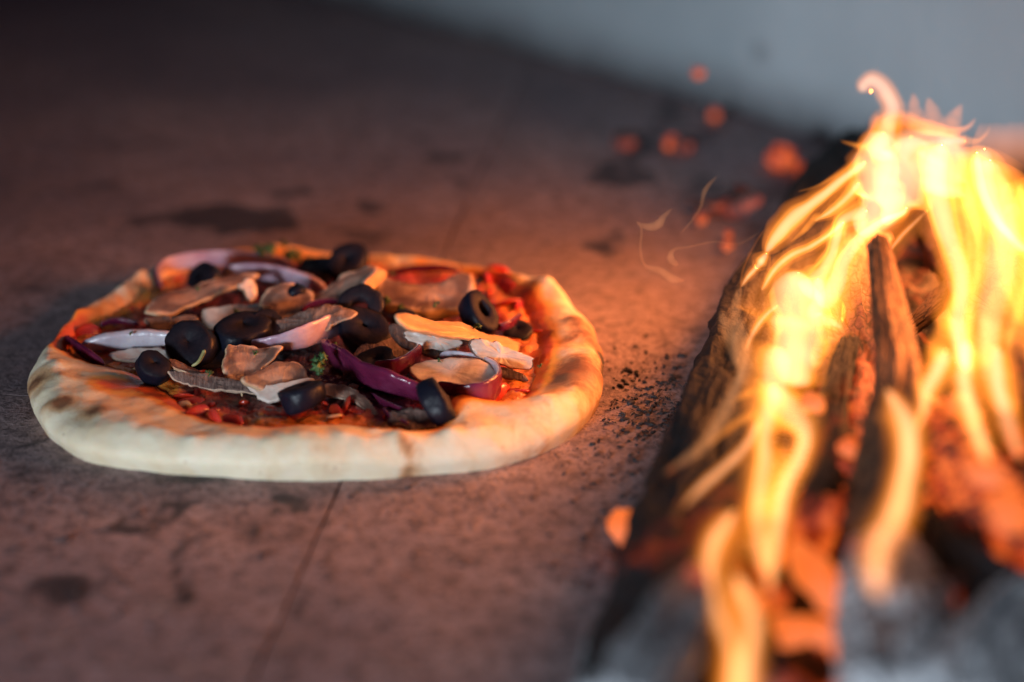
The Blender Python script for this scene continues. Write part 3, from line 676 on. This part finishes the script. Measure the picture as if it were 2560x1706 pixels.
for i, (u, v, z, rr_, lb) in enumerate([(540, 720, .021, .0022, 'parsley fleck on the pale grey mushroom block'), (585, 815, .022, .0018, 'parsley fleck on the square brown slice'), (480, 862, .019, .002, 'parsley fleck at the foot of the herb stem'),
    (1000, 700, .026, .0022, 'parsley fleck at the foot of the largest mushroom'), (650, 560, .020, .003, 'small parsley fleck right of the back crust sprig'), (900, 630, .020, .0022, 'parsley fleck behind the bright wedge'),
    (1240, 842, .015, .0018, 'parsley fleck by the point of the bright sliver'), (300, 770, .020, .0016, 'parsley fleck on the whitish onion strip'), (1010, 830, .021, .0014, 'parsley fleck on the oval mushroom face')]):
    leafy(u, v, z, rr_, 5, 20 + i, lb)
band('parsley_sprig', [(440, 842, .019, .0006, .0006), (456, 832, .021, .0007, .0007), (466, 815, .026, .0007, .0007), (470, 806, .029, .0008, .0008)], (0, 0, 1), [M['stem']],
     'short yellow green herb stem in front of the big left olive', 'parsley sprig', n=24)
vs, fs = lump_data(D(680, 668, .028), .0032, 4, 2, (1.4, 1, .7), .5, 2)
c = D(680, 668, .028); o = mesh_obj('olive_scrap', [v - c for v in vs], fs, M['olive']); o.location = c
tag(o, 'black olive scrap sitting on the brown cap shaped mushroom slice', 'olive scrap')

# ------------------------------------------------------------------ logs
def log(name, path, rad, mat, label, seed, flat=1.0, rough=.22, K=56, n=130, cat='log', group=None, twist=0.0, facets=0.0):
    pts = crom([(*p, r) for p, r in zip(path, rad)], n); V = []; lc = []; ln = 0
    for i, p in enumerate(pts):
        c = Vector(p[:3]); a = Vector(pts[max(0, i - 1)][:3]); b = Vector(pts[min(n - 1, i + 1)][:3]); T = (b - a).normalized()
        ln += (c - Vector(pts[max(0, i - 1)][:3])).length
        sd = T.cross(Vector((0, 0, 1))).normalized(); up = sd.cross(T)
        t = i / (n - 1); e = min(1, (min(t, 1 - t) / .015)); e = .55 + .45 * e
        for k in range(K):
            an = 2 * math.pi * k / K + twist * t; r = p[3]
            if facets: r *= 1 - facets * (.5 + .5 * math.cos(an * 3 + seed)) * .5
            q = Vector((math.cos(an) * 2.2, math.sin(an) * 2.2, ln * 14)) + Vector((seed * 7, 0, 0))
            d = rough * fbm(q, 5, 1) + .10 * noise.noise(Vector((math.cos(an) * 7, math.sin(an) * 7, ln * 30 + seed)))
            d -= .16 * max(0, 1 - abs(noise.noise(Vector((math.cos(an) * 3, math.sin(an) * 3, ln * 9 + seed * 2)))) * 9)
            rr = r * (1 + d) * e
            V.append(c + sd * math.cos(an) * rr + up * math.sin(an) * rr * flat); lc.append((math.cos(an) * .5, math.sin(an) * .5, ln * 12))
    Fc = []
    for i in range(n - 1):
        for k in range(K):
            k2 = (k + 1) % K; Fc.append((i * K + k, (i + 1) * K + k, (i + 1) * K + k2, i * K + k2))
    for base, fl in ((0, 1), ((n - 1) * K, -1)):
        cc = sum((V[base + k] for k in range(K)), Vector()) / K; V.append(cc); lc.append((0, 0, base)); ci = len(V) - 1
        for k in range(K):
            f = (base + k, base + (k + 1) % K, ci); Fc.append(f if fl > 0 else f[::-1])
    c = Vector(path[0]); c.z = 0
    o = mesh_obj(name, [v - c for v in V], Fc, mat); o.location = c
    a = o.data.attributes.new('lc', 'FLOAT_VECTOR', 'POINT'); a.data.foreach_set('vector', [x for v in lc for x in v])
    tag(o, label, cat, group); return o
def Lp(*pts): return [P(u, v, z) for u, v, z in pts]
LG = 'logs burning in the fire'
log('log', Lp((1615, 1760, .016), (1708, 1400, .018), (1798, 1130, .019), (1895, 850, .020), (1990, 640, .020), (2090, 470, .020), (2170, 370, .022)), [.020, .021, .021, .021, .020, .020, .015], M['char'],
    'long blackened log along the left side of the fire', 1, group=LG, facets=.3)
log('log', Lp((2190, 1420, .030), (2215, 1180, .045), (2245, 960, .060), (2225, 780, .072), (2195, 600, .086)), [.013, .011, .0085, .0065, .004], M['bark'],
    'thin bark covered log rising up the middle of the flames', 2, group=LG, rough=.3)
log('log', Lp((2180, 1500, .012), (2160, 1200, .020), (2150, 1000, .026), (2110, 800, .03), (2140, 620, .03)), [.013, .014, .016, .016, .014], M['red'],
    'reddened crumbling log beneath the bark covered one', 3, group=LG, rough=.34)
log('log', Lp((2300, 1040, .040), (2400, 1165, .046), (2490, 1290, .048), (2640, 1460, .046)), [.009, .012, .014, .014], M['glow'],
    'orange lit log slanting down to the right edge', 4, group=LG)
log('log', Lp((2240, 850, .022), (2310, 790, .030), (2400, 700, .034), (2520, 590, .038)), [.003, .0045, .005, .005], M['bark'],
    'slender stick crossing behind the bright right flame', 5, group=LG)
log('log', Lp((2290, 1830, .030), (2260, 1640, .034), (2235, 1480, .036), (2225, 1380, .034)), [.024, .022, .017, .010], M['ash'],
    'ash white log end at the bottom right front', 6, group=LG, rough=.34)
log('log', Lp((2390, 1760, .028), (2440, 1500, .03), (2560, 1400, .03), (2700, 1330, .03)), [.018, .024, .026, .024], M['char'],
    'black charred log in the bottom right corner', 7, group=LG, rough=.3)
log('log', Lp((2440, 1800, .042), (2500, 1650, .046), (2600, 1560, .046)), [.012, .014, .014], M['ash'],
    'grey ashen stub lying on the black corner log', 8, group=LG, rough=.34)
log('log', Lp((1560, 1800, .040), (1650, 1640, .044), (1700, 1530, .044), (1740, 1440, .042)), [.012, .011, .009, .004], M['ash'],
    'pale ash crusted splinter on the near end of the long log', 9, group=LG, rough=.35)
log('log', Lp((2380, 560, .03), (2480, 700, .035), (2560, 900, .035), (2650, 1100, .035)), [.02, .022, .022, .02], M['red'],
    'glowing log hidden behind the right hand flames', 10, group=LG)
log('log', Lp((1545, 1560, .006), (1520, 1640, .008), (1500, 1760, .010)), [.005, .008, .009], M['ash'],
    'grey ash flake edge on the floor beside the near log', 11, group=LG, rough=.35)

# ember bed between the logs
V = []; Fc = []; nx, ny = 130, 170
for j in range(ny + 1):
    for i in range(nx + 1):
        y = -.42 + .74 * j / ny; xc = .155 + .05 * sstep(-.3, .3, y) + .035
        x = .06 + (y + .33) * .28 + .22 * i / nx
        e = sstep(0, .10, i / nx) * sstep(0, .06, (ny - j) / ny)
        z = -.004 + e * (.016 + .010 * fbm((x, y, 0), 4, 22) + .004 * fbm((x, y, 4), 3, 80))
        V.append((x, y, z))
for j in range(ny):
    for i in range(nx):
        k = j * (nx + 1) + i; Fc.append((k, k + 1, k + nx + 2, k + nx + 1))
eb = mesh_obj('ember_bed', V, Fc, M['ember_dim']); tag(eb, 'bed of glowing embers and grey ash under the burning logs', 'ember bed', kind='stuff')

# individual embers
EG = 'glowing embers'
def ember(u, v, z, r, mat, label, sq=(1, 1, 1), seed=0):
    c = P(u, v, z); vs, fs = lump_data((0, 0, 0), r, seed, 3, sq, .5, 1.2)
    lo = min(q.z for q in vs)
    o = mesh_obj('ember', vs, fs, M[mat]); o.location = (c.x, c.y, max(c.z, -lo)) if z < .012 else c; tag(o, label, 'ember', EG)
ember(1562, 1322, .012, .0080, 'ember_bright', 'red ember on the floor left of the near log end', (1.3, .8, .7), 1)
ember(1650, 1262, .014, .004, 'ember', 'small red ember against the side of the long black log', (1, .8, 1.2), 2)
ember(2068, 1465, .034, .010, 'ember_bright', 'bright orange elongated coal in the gap between the logs', (2.0, .8, .7), 3)
ember(2040, 1330, .030, .013, 'ember', 'brown orange coal above the elongated bright one', (1, .7, 1.4), 4)
ember(2102, 1485, .026, .005, 'ember_bright', 'small coal to the right of the elongated bright one', (1.3, .8, .8), 5)
ember(1986, 1580, .026, .006, 'ember_bright', 'left one of two round coals near the bottom', (1.1, .9, .9), 6)
ember(2048, 1584, .026, .005, 'ember_bright', 'right one of two round coals near the bottom', (1.2, .8, .8), 7)
ember(2030, 1008, .048, .0045, 'ember_bright', 'orange coal tucked beside the lower bright flame', (1, .9, 1), 8)
ember(2125, 1118, .045, .004, 'ember_hot', 'small red coal on the crumbling log', (1, .9, 1), 9)
for i, (u, v, r, m, lb, sq) in enumerate([
    (1677, 358, .0055, 'ember', 'bright red ember far behind the pizza'), (1712, 362, .010, 'ember_dim', 'dull brown ember right of the bright far one'),
    (1566, 352, .008, 'ember_dim', 'faint pink ember left of the bright far one'), (1786, 286, .005, 'ember', 'red ember at the foot of the far wall'),
    (1950, 400, .011, 'ember', 'large red glowing coal behind the far log end'), (2010, 425, .008, 'ember', 'orange streaked coal beside the far log end'),
    (1818, 612, .0042, 'ember', 'nearer of two small orange sparks left of the log'), (1821, 586, .003, 'ember', 'farther of two small orange sparks left of the log'),
    (1780, 515, .010, 'ember_dim', 'flat dull ember left of the burning log'), (1850, 520, .012, 'ember_dim', 'broad dull ember touching the burning log'), (1755, 548, .004, 'ember', 'tiny red ember before the flat dull one')] and
    [(1677, 358, .0055, 'ember', 'bright red ember far behind the pizza', (1, 1, .8)), (1712, 362, .008, 'ember_dim', 'dull brown ember right of the bright far one', (1, 1, .8)),
     (1566, 352, .008, 'ember_dim', 'faint pink ember left of the bright far one', (1.3, 1, .6)), (1786, 286, .005, 'ember', 'red ember at the foot of the far wall', (1, 1, .8)),
     (1950, 400, .011, 'ember', 'large red glowing coal behind the far log end', (1, 1, .8)), (2010, 425, .008, 'ember', 'orange streaked coal beside the far log end', (1.8, .8, .6)),
     (1818, 612, .0040, 'ember', 'nearer of two small orange sparks left of the log', (1, 1, 1)), (1821, 586, .003, 'ember', 'farther of two small orange sparks left of the log', (1, 1, 1)),
     (1780, 515, .010, 'ember_dim', 'flat dull ember left of the burning log', (1.6, 1, .4)), (1850, 520, .012, 'ember_dim', 'broad dull ember touching the burning log', (1.4, 1, .5)),
     (1755, 548, .004, 'ember', 'tiny red ember before the flat dull one', (1, 1, .8))]):
    ember(u, v, .006, r * .78, m, lb, sq, 20 + i)
c = Q(1746, 183, .30); vs, fs = lump_data((0, 0, 0), .0042, 3, 2, (1.2, .8, .8), .3)
o = mesh_obj('flying_spark', vs, fs, M['ember']); o.location = c; tag(o, 'small reddish spark flying in front of the grey wall', 'spark')

rj = random.Random(9)
for k in range(26):
    v = rj.uniform(900, 1720); u = 1860 + rj.uniform(0, 260) + (v - 900) * .0 if k < 15 else rj.uniform(2150, 2560)
    c = P(u, v, .016); vs, fs = lump_data((0, 0, 0), rj.uniform(.004, .010), k + 50, 3, (1.4, 1, .8), .7, 1.5)
    o = mesh_obj('charcoal_chunk', vs, fs, M['coal'] if k % 3 else M['ember_dim']); o.location = c
    tag(o, 'charred chunk of broken charcoal lying in the ember bed under the logs', 'charcoal', 'charcoal chunks in the ember bed')
for i, (u, v, z, r_, m, sq, lb) in enumerate([
    (2118, 1180, .030, .0080, 'ember', (1.5, .9, .8), 'crumbling coal just left of the bark log foot'), (2150, 1300, .026, .0085, 'ember_bright', (.8, .8, 1.3), 'upright orange coal left of the bark log foot'),
    (2095, 1260, .026, .0070, 'ember', (1.3, .8, .9), 'dull red coal above the brown orange one'), (2170, 1560, .024, .0080, 'ember', (1.4, .9, .8), 'dark red coal beside the ash white log end'),
    (2130, 1640, .022, .0070, 'ember_bright', (1.5, .8, .7), 'orange coal at the bottom edge beside the ash white log'), (1925, 1500, .026, .0065, 'ember', (1, .9, 1.1), 'red coal between the paired bottom flames and the elongated coal'),
    (2460, 1180, .064, .0050, 'ember_bright', (1.5, .9, .8), 'orange coal on the upper part of the glowing right log'), (2520, 1280, .064, .0065, 'ember_bright', (1.4, 1, .8), 'orange coal on the lower part of the glowing right log'),
    (2390, 1050, .050, .0075, 'ember_bright', (1.2, 1, .9), 'orange coal between the bright column and the orange sheet'), (2370, 1480, .050, .0060, 'ember_dim', (1.4, 1, .8), 'ashy coal resting behind the black corner log')]):
    ember(u, v, z, r_, m, lb, sq, 60 + i)
log('log', Lp((2060, 1420, .020), (2075, 1200, .030), (2095, 1020, .036), (2125, 860, .040)), [.006, .0075, .007, .005], M['char'], 'thin charred stick between the broad flame and the bark log', 12, group=LG, rough=.35)
log('log', Lp((2330, 1330, .040), (2420, 1420, .046), (2580, 1530, .048)), [.006, .008, .009], M['char'], 'short blackened stick under the glowing right log', 13, group=LG, rough=.35)
# charcoal crumbs on the floor
it = []; rc = random.Random(5)
for k in range(900):
    u = rc.gauss(1490, 75); v = rc.gauss(940, 60)
    if k > 560: u = rc.uniform(1250, 1650); v = rc.uniform(780, 1350)
    if k > 760: u = rc.uniform(30, 1500); v = rc.uniform(1110, 1560)
    p = D(u, v); it.append(((p.x, p.y, .0006), abs(rc.gauss(0, .0004)) + .0002, k, (rc.uniform(1, 2.6), 1, .45)))
    if (p - PC).length < .0 : it.pop()
it = [t for t in it if math.hypot(t[0][0] - PC.x, t[0][1] - PC.y) > OUT(math.atan2(t[0][1] - PC.y, t[0][0] - PC.x)) + .002]
cr = scatter('charcoal_crumbs', it, M['coal'], None); tag(cr, 'black charcoal crumbs scattered on the oven floor beside the logs', 'charcoal crumbs', kind='stuff')

# ------------------------------------------------------------------ flames (glowing gas: real volumes standing over the logs)
YT = [(150, .045), (300, .03), (400, .01), (600, -.05), (800, -.10), (1000, -.18), (1300, -.285), (1500, -.335), (1706, -.38), (1900, -.43)]
def Yf(v):
    for (a, ya), (b, yb) in zip(YT, YT[1:]):
        if v <= b or b == 1900:
            t = max(0, min(1, (v - a) / (b - a))) if v < 1900 else 1; return ya + (yb - ya) * t
def tongue(root, tr, pts, mat, dy=0, th=.25, thin=.0046, thmax=.0058, core=None, seed=0, name='flame_tongue', strands=0, edges=0, wv=.16, halo=None, wscale=1.28):
    raw = []
    if halo is None: halo = mat == 'fl_hot'
    for p in pts:
        u, v = tr(p[0], p[1]); w_ = p[2] / (2.063 if tr is A else 1.9455)
        raw.append((u, v, w_ * wscale))
    n = 64; cr_ = crom(raw, n)
    def build(name, wmul, tmul, mat, shift=0.0, sd=0, t0=0, t1=1, absmax=thmax):
        V = []; Fc = []; K = 18; C = []
        for i, (u, v, w_) in enumerate(cr_):
            t = i / (n - 1)
            y = Yf(v) + dy + .0015 * noise.noise(Vector((t * 4, seed + sd, 0)))
            c = Q(u, v, y); dist = (c - CL).length; hw = max(.0004, w_ * .5 * dist / F); C.append((c, hw))
        for i, (c, hw) in enumerate(C):
            t = i / (n - 1); a = C[max(0, i - 6)][0]; b = C[min(n - 1, i + 6)][0]; T = (b - a).normalized()
            sd_ = T.cross(Vector((0, .92, -.39))); gz = max(.35, sd_.length); sd_ = sd_.normalized() if sd_.length > .02 else Vector((1, 0, 0)); dp = sd_.cross(T).normalized()
            te = sstep(t0, t0 + .12, t) * sstep(t1, t1 - .12, t) if (t0 > 0 or t1 < 1) else (min(1, t / .05, (1 - t) / .05)) ** .5
            te = max(te, .03)
            h1 = hw * wmul * te * (1 + wv * noise.noise(Vector((t * 9, seed * 2 + sd, 3)))); 
            t1_ = max(thin if not (th == 1.0) else .003, min(absmax, hw * th)) * gz * min(1, max(hw, .0006 if th == 1.0 else 0) * 2.2 / .0046) * tmul * te * (1 + .25 * noise.noise(Vector((t * 5, seed, 8 + sd))))
            h1 = max(h1, .0003); t1_ = max(t1_, .0003)
            cc = c + sd_ * hw * shift * (1 + .5 * noise.noise(Vector((t * 3, sd, seed)))) + sd_ * hw * .10 * noise.noise(Vector((t * 7, seed + 5, sd)))
            for k in range(K):
                an = 2 * math.pi * k / K
                V.append(cc + sd_ * math.cos(an) * h1 + dp * math.copysign(max(abs(math.sin(an)) ** 2.0, .04), math.sin(an)) * t1_)
        for i in range(n - 1):
            for k in range(K):
                k2 = (k + 1) % K; Fc.append((i * K + k, (i + 1) * K + k, (i + 1) * K + k2, i * K + k2))
        Fc.append(tuple(range(K))); Fc.append(tuple((n - 1) * K + k for k in range(K))[::-1])
        return mesh_obj(name, [v - root.location for v in V], Fc, mat, root)
    o = build(name, 1, 1, M[mat])
    if halo: build('flame_veil', 1.75, 1.3, M['fl_dim'], 0, 9)
    if core: build('flame_core', core, core * .95, M['fl_core'])
    rr = random.Random(seed + 11)
    for k in range(edges):
        build('flame_strand', rr.uniform(.09, .16), .75, M['fl_hot'], (.62 if k % 2 else -.62) * rr.uniform(.8, 1.1), k + 31, rr.uniform(.0, .15), rr.uniform(.75, 1))
    for k in range(strands):
        build('flame_strand', rr.uniform(.10, .28), .5, M['fl_hot' if k % 2 else 'fl_mid'], rr.uniform(-.8, .8), k + 2, rr.uniform(.01, .3), rr.uniform(.6, .99))
    return o
FG = 'flames rising from the logs'
def flame(u, v, label):
    c = Q(u, v, Yf(v)); c.z = max(0.02, c.z - .02); r = empty('flame', c); tag(r, label, 'flame', FG); return r
TT = []
f = flame(2210, 420, 'curling crest of the fire standing against the grey wall')
tongue(f, A, [(1226, 182, 50), (1240, 148, 80), (1285, 128, 92), (1345, 180, 100), (1385, 270, 110), (1365, 350, 120), (1330, 440, 170), (1310, 540, 220)], 'fl_mid', core=.55, seed=1, strands=0)
tongue(f, A, [(1300, 560, 60), (1310, 450, 90), (1350, 350, 90), (1450, 330, 80), (1560, 370, 70), (1680, 390, 45), (1770, 370, 25), (1815, 320, 8)], 'fl_sheet', seed=2, strands=1)
tongue(f, A, [(1520, 380, 90), (1500, 290, 70), (1490, 190, 12)], 'fl_dim', seed=3)
tongue(f, A, [(1600, 400, 110), (1590, 300, 80), (1565, 215, 12)], 'fl_dim', seed=4)
tongue(f, A, [(1660, 420, 110), (1700, 330, 80), (1740, 250, 12)], 'fl_dim', seed=5)
tongue(f, A, [(1740, 430, 50), (1820, 440, 22), (1870, 400, 14), (1888, 360, 5)], 'fl_mid', seed=6)
tongue(f, A, [(1330, 500, 80), (1270, 470, 40), (1200, 462, 18), (1120, 440, 6)], 'fl_hot', seed=7)
tongue(f, A, [(1290, 400, 60), (1290, 330, 40), (1305, 280, 8)], 'fl_dim', seed=8)
tongue(f, A, [(1400, 480, 260), (1540, 420, 160), (1680, 430, 100), (1760, 440, 30)], 'fl_sheet', seed=9, core=.5, strands=2)
f = flame(2250, 520, 'wide cream white heart of the fire below the crest')
tongue(f, A, [(1340, 400, 130), (1310, 520, 230), (1300, 640, 250), (1330, 740, 240), (1290, 830, 190), (1200, 900, 120)], 'fl_sheet', core=.8, seed=10, edges=2, strands=3)
tongue(f, A, [(1480, 420, 150), (1480, 540, 300), (1430, 640, 330), (1390, 720, 260), (1380, 800, 130), (1340, 860, 50)], 'fl_sheet', core=.78, seed=11, edges=2, strands=3, dy=.02)
tongue(f, A, [(1640, 430, 200), (1650, 520, 260), (1640, 620, 240), (1650, 720, 190)], 'fl_sheet', core=.8, seed=12, edges=2, strands=2, dy=.02)
f = flame(1990, 560, 'slim flame strands streaming left along the log top')
tongue(f, A, [(1240, 550, 50), (1150, 620, 50), (1050, 700, 52), (960, 770, 66), (870, 840, 88), (790, 930, 74), (735, 1010, 26)], 'fl_hot', core=.62, seed=13, strands=1)
tongue(f, A, [(1230, 520, 24), (1120, 600, 20), (1000, 670, 14), (900, 700, 6)], 'fl_mid', seed=14)
tongue(f, A, [(1210, 660, 70), (1140, 740, 56), (1070, 800, 44), (985, 850, 12)], 'fl_hot', core=.4, seed=15)
tongue(f, A, [(1130, 860, 46), (1060, 920, 36), (960, 985, 40), (860, 1030, 44), (780, 1100, 40), (710, 1210, 14)], 'fl_hot', core=.45, seed=16)
tongue(f, A, [(1000, 820, 34), (930, 900, 26), (860, 960, 8)], 'fl_mid', seed=17)
tongue(f, A, [(735, 1020, 22), (708, 1060, 52), (690, 1085, 30), (640, 1140, 24), (605, 1190, 8)], 'fl_hot', core=.6, seed=18)
tongue(f, A, [(720, 900, 8), (660, 1000, 10), (610, 1120, 12), (600, 1240, 8)], 'fl_dim', seed=181)
f = flame(2120, 760, 'flame twisting down the middle with a curled yellow tip')
tongue(f, A, [(1455, 785, 12), (1430, 815, 40), (1360, 840, 44), (1280, 890, 60), (1200, 960, 90), (1130, 1060, 110), (1090, 1180, 140), (1010, 1290, 190)], 'fl_hot', core=.6, seed=19, strands=2)
tongue(f, A, [(1250, 800, 120), (1130, 850, 80), (1095, 950, 76), (1060, 1060, 90), (1000, 1150, 150), (930, 1230, 220)], 'fl_hot', core=.5, seed=20, strands=2)
tongue(f, A, [(1562, 800, 8), (1500, 860, 22), (1430, 930, 26), (1350, 1030, 20)], 'fl_mid', core=.4, seed=21, dy=.03)
f = flame(1980, 880, 'broad white hot flame in front of the long log')
tongue(f, A, [(900, 1120, 110), (890, 1210, 250), (900, 1320, 290), (900, 1430, 290), (880, 1520, 260), (870, 1620, 210), (880, 1700, 150)], 'fl_hot', core=.8, seed=22, edges=2, strands=3)
tongue(f, A, [(1000, 1150, 90), (1010, 1250, 110), (980, 1340, 140), (1060, 1370, 90), (1120, 1400, 22)], 'fl_hot', core=.5, seed=23)
tongue(f, A, [(790, 1290, 30), (720, 1350, 40), (660, 1440, 32), (630, 1520, 12)], 'fl_mid', core=.4, seed=24)
tongue(f, A, [(1040, 1440, 60), (1030, 1510, 50), (1000, 1600, 20)], 'fl_mid', seed=25)
f = flame(1930, 1130, 'long hanging flame forked around a dark hollow')
tongue(f, B, [(960, -60, 190), (940, 40, 200), (930, 150, 170), (990, 240, 190), (1050, 310, 140), (1075, 390, 95), (1040, 490, 90), (985, 600, 90), (950, 720, 90), (930, 860, 80), (910, 1000, 56), (895, 1180, 14)], 'fl_hot', core=.6, seed=26, edges=1, strands=2)
tongue(f, B, [(930, 120, 150), (900, 250, 140), (880, 380, 96), (880, 500, 110), (860, 620, 110), (850, 760, 100), (860, 900, 90), (880, 1040, 50)], 'fl_hot', core=.5, seed=27, edges=1, strands=2)
tongue(f, B, [(960, 420, 60), (960, 520, 110), (920, 640, 120), (890, 760, 110)], 'fl_mid', seed=28)
tongue(f, B, [(850, 300, 40), (810, 390, 52), (730, 480, 54), (640, 560, 54), (550, 640, 48), (478, 722, 14)], 'fl_mid', core=.45, seed=29)
tongue(f, B, [(830, 150, 40), (780, 170, 30), (730, 200, 10)], 'fl_mid', seed=30)
tongue(f, B, [(830, 260, 40), (740, 310, 32), (660, 370, 24), (600, 420, 8)], 'fl_mid', seed=31)
tongue(f, B, [(790, -20, 14), (740, 130, 46), (680, 260, 60), (600, 400, 60), (500, 480, 40), (380, 560, 12)], 'wisp', seed=32)
f = flame(1820, 1450, 'pair of long flames at the bottom edge of the picture')
tongue(f, B, [(730, 740, 20), (690, 800, 76), (640, 880, 92), (612, 980, 84), (616, 1100, 76), (650, 1220, 70), (700, 1340, 76), (735, 1460, 90), (740, 1600, 110), (730, 1720, 80)], 'fl_hot', core=.55, seed=33, strands=1)
tongue(f, B, [(735, 1050, 16), (765, 1120, 90), (805, 1210, 110), (822, 1300, 96), (805, 1400, 100), (780, 1500, 130), (760, 1620, 150), (750, 1740, 100)], 'fl_hot', core=.6, seed=34, strands=2)
tongue(f, B, [(880, 640, 50), (800, 760, 110), (740, 900, 130), (720, 1040, 130), (740, 1200, 120), (720, 1320, 80)], 'fl_dim', seed=35)
f = flame(2260, 1150, 'single yellow flame hanging down between the right logs')
tongue(f, B, [(1470, 140, 20), (1530, 230, 90), (1575, 330, 130), (1580, 450, 120), (1560, 580, 112), (1540, 700, 116), (1495, 800, 120), (1440, 880, 104), (1418, 980, 96), (1420, 1080, 90), (1435, 1150, 30)], 'fl_hot', core=.62, seed=36, strands=1, dy=-.05)
tongue(f, B, [(1760, -40, 110), (1720, 50, 104), (1670, 140, 88), (1652, 240, 40), (1620, 330, 30)], 'fl_hot', core=.55, seed=37, dy=-.05)
tongue(f, A, [(1700, 1220, 20), (1690, 1300, 60), (1650, 1420, 90), (1600, 1560, 100)], 'fl_mid', seed=38, dy=-.05)
f = flame(2400, 700, 'tall bright column of flame right of the bark log')
tongue(f, A, [(1640, 460, 120), (1610, 580, 150), (1620, 720, 150), (1650, 860, 130), (1690, 980, 116), (1735, 1110, 110), (1740, 1240, 96), (1720, 1380, 110), (1740, 1500, 110), (1760, 1620, 110)], 'fl_hot', core=.66, seed=39, edges=1, strands=2, dy=-.05)
tongue(f, B, [(1870, -80, 110), (1850, 20, 110), (1855, 140, 110), (1890, 280, 100), (1930, 400, 84), (1955, 500, 30)], 'fl_hot', core=.6, seed=40, strands=1, dy=-.05)
f = flame(2500, 650, 'wide orange sheet of flame at the right edge')
tongue(f, A, [(1890, 540, 240), (1900, 620, 340), (1930, 740, 440), (1960, 900, 440), (1940, 1100, 400), (1900, 1300, 340), (1880, 1500, 300), (1920, 1700, 240), (1960, 1850, 120)], 'fl_sheet', core=.35, seed=41, edges=3, strands=3, dy=-.06)
tongue(f, A, [(1860, 480, 160), (1850, 620, 260), (1890, 760, 190), (1960, 900, 120), (2060, 1010, 70)], 'fl_hot', core=.4, seed=42, strands=2, dy=-.03)
tongue(f, A, [(2120, 640, 200), (2150, 780, 300), (2180, 1000, 300), (2160, 1300, 240)], 'fl_sheet', seed=43, edges=2, strands=2, dy=-.06)
tongue(f, A, [(1800, 440, 160), (1960, 470, 200), (2120, 470, 200), (2300, 480, 160)], 'fl_dim', seed=48, dy=-.03)
tongue(f, A, [(2060, 680, 160), (2050, 740, 240), (2040, 820, 240), (2080, 1000, 200), (2060, 1200, 180), (2090, 1400, 120)], 'fl_sheet', seed=49, edges=2, dy=-.065, strands=2)
tongue(f, A, [(1820, 500, 60), (1850, 700, 90), (1930, 860, 80), (2030, 960, 60), (2120, 1040, 30)], 'fl_hot', core=.5, seed=50, dy=-.04)
tongue(f, A, [(2140, 740, 260), (2150, 820, 420), (2140, 950, 460), (2130, 1200, 380), (2120, 1450, 240), (2150, 1650, 100)], 'fl_sheet', seed=51, edges=3, dy=-.06)
tongue(f, A, [(1960, 1150, 60), (1930, 1300, 120), (1880, 1460, 130), (1850, 1600, 60)], 'fl_mid', seed=44, dy=-.05)
tongue(f, B, [(2010, -60, 120), (2020, 120, 160), (2060, 300, 150), (2120, 480, 60)], 'fl_mid', core=.4, seed=45, dy=-.05)
tongue(f, A, [(1700, 500, 300), (1750, 700, 380), (1780, 950, 300), (1700, 1200, 200), (1640, 1400, 120)], 'fl_dim', seed=46, dy=-.06)
tongue(f, A, [(1420, 700, 200), (1380, 850, 260), (1300, 1000, 200), (1200, 1150, 200), (1120, 1350, 200), (1050, 1550, 120)], 'fl_dim', seed=47, dy=.015)
f = flame(1680, 620, 'faint smoky wisps curling over the floor left of the fire')
for i, pts in enumerate([[(65, 850, 5), (90, 900, 8), (85, 1000, 8), (110, 1080, 10), (190, 1110, 18), (250, 1150, 20), (315, 1160, 8)],
    [(62, 858, 5), (110, 880, 16), (170, 875, 22), (205, 830, 14), (250, 785, 4)], [(290, 920, 4), (350, 850, 7), (395, 780, 8), (420, 690, 12), (480, 620, 5)],
    [(280, 1080, 14), (240, 1045, 18), (260, 1000, 10), (340, 985, 7), (470, 960, 6), (590, 970, 5), (700, 910, 4)],
    [(500, 1320, 16), (530, 1400, 30), (560, 1500, 34), (580, 1600, 16)], [(600, 1200, 14), (575, 1300, 26), (590, 1420, 40), (620, 1560, 50), (600, 1700, 20)]]):
    tongue(f, A, [(a, b, w_ * 1.9) for a, b, w_ in pts], 'wisp', th=1.0, thmax=.004, seed=50 + i, name='wisp')
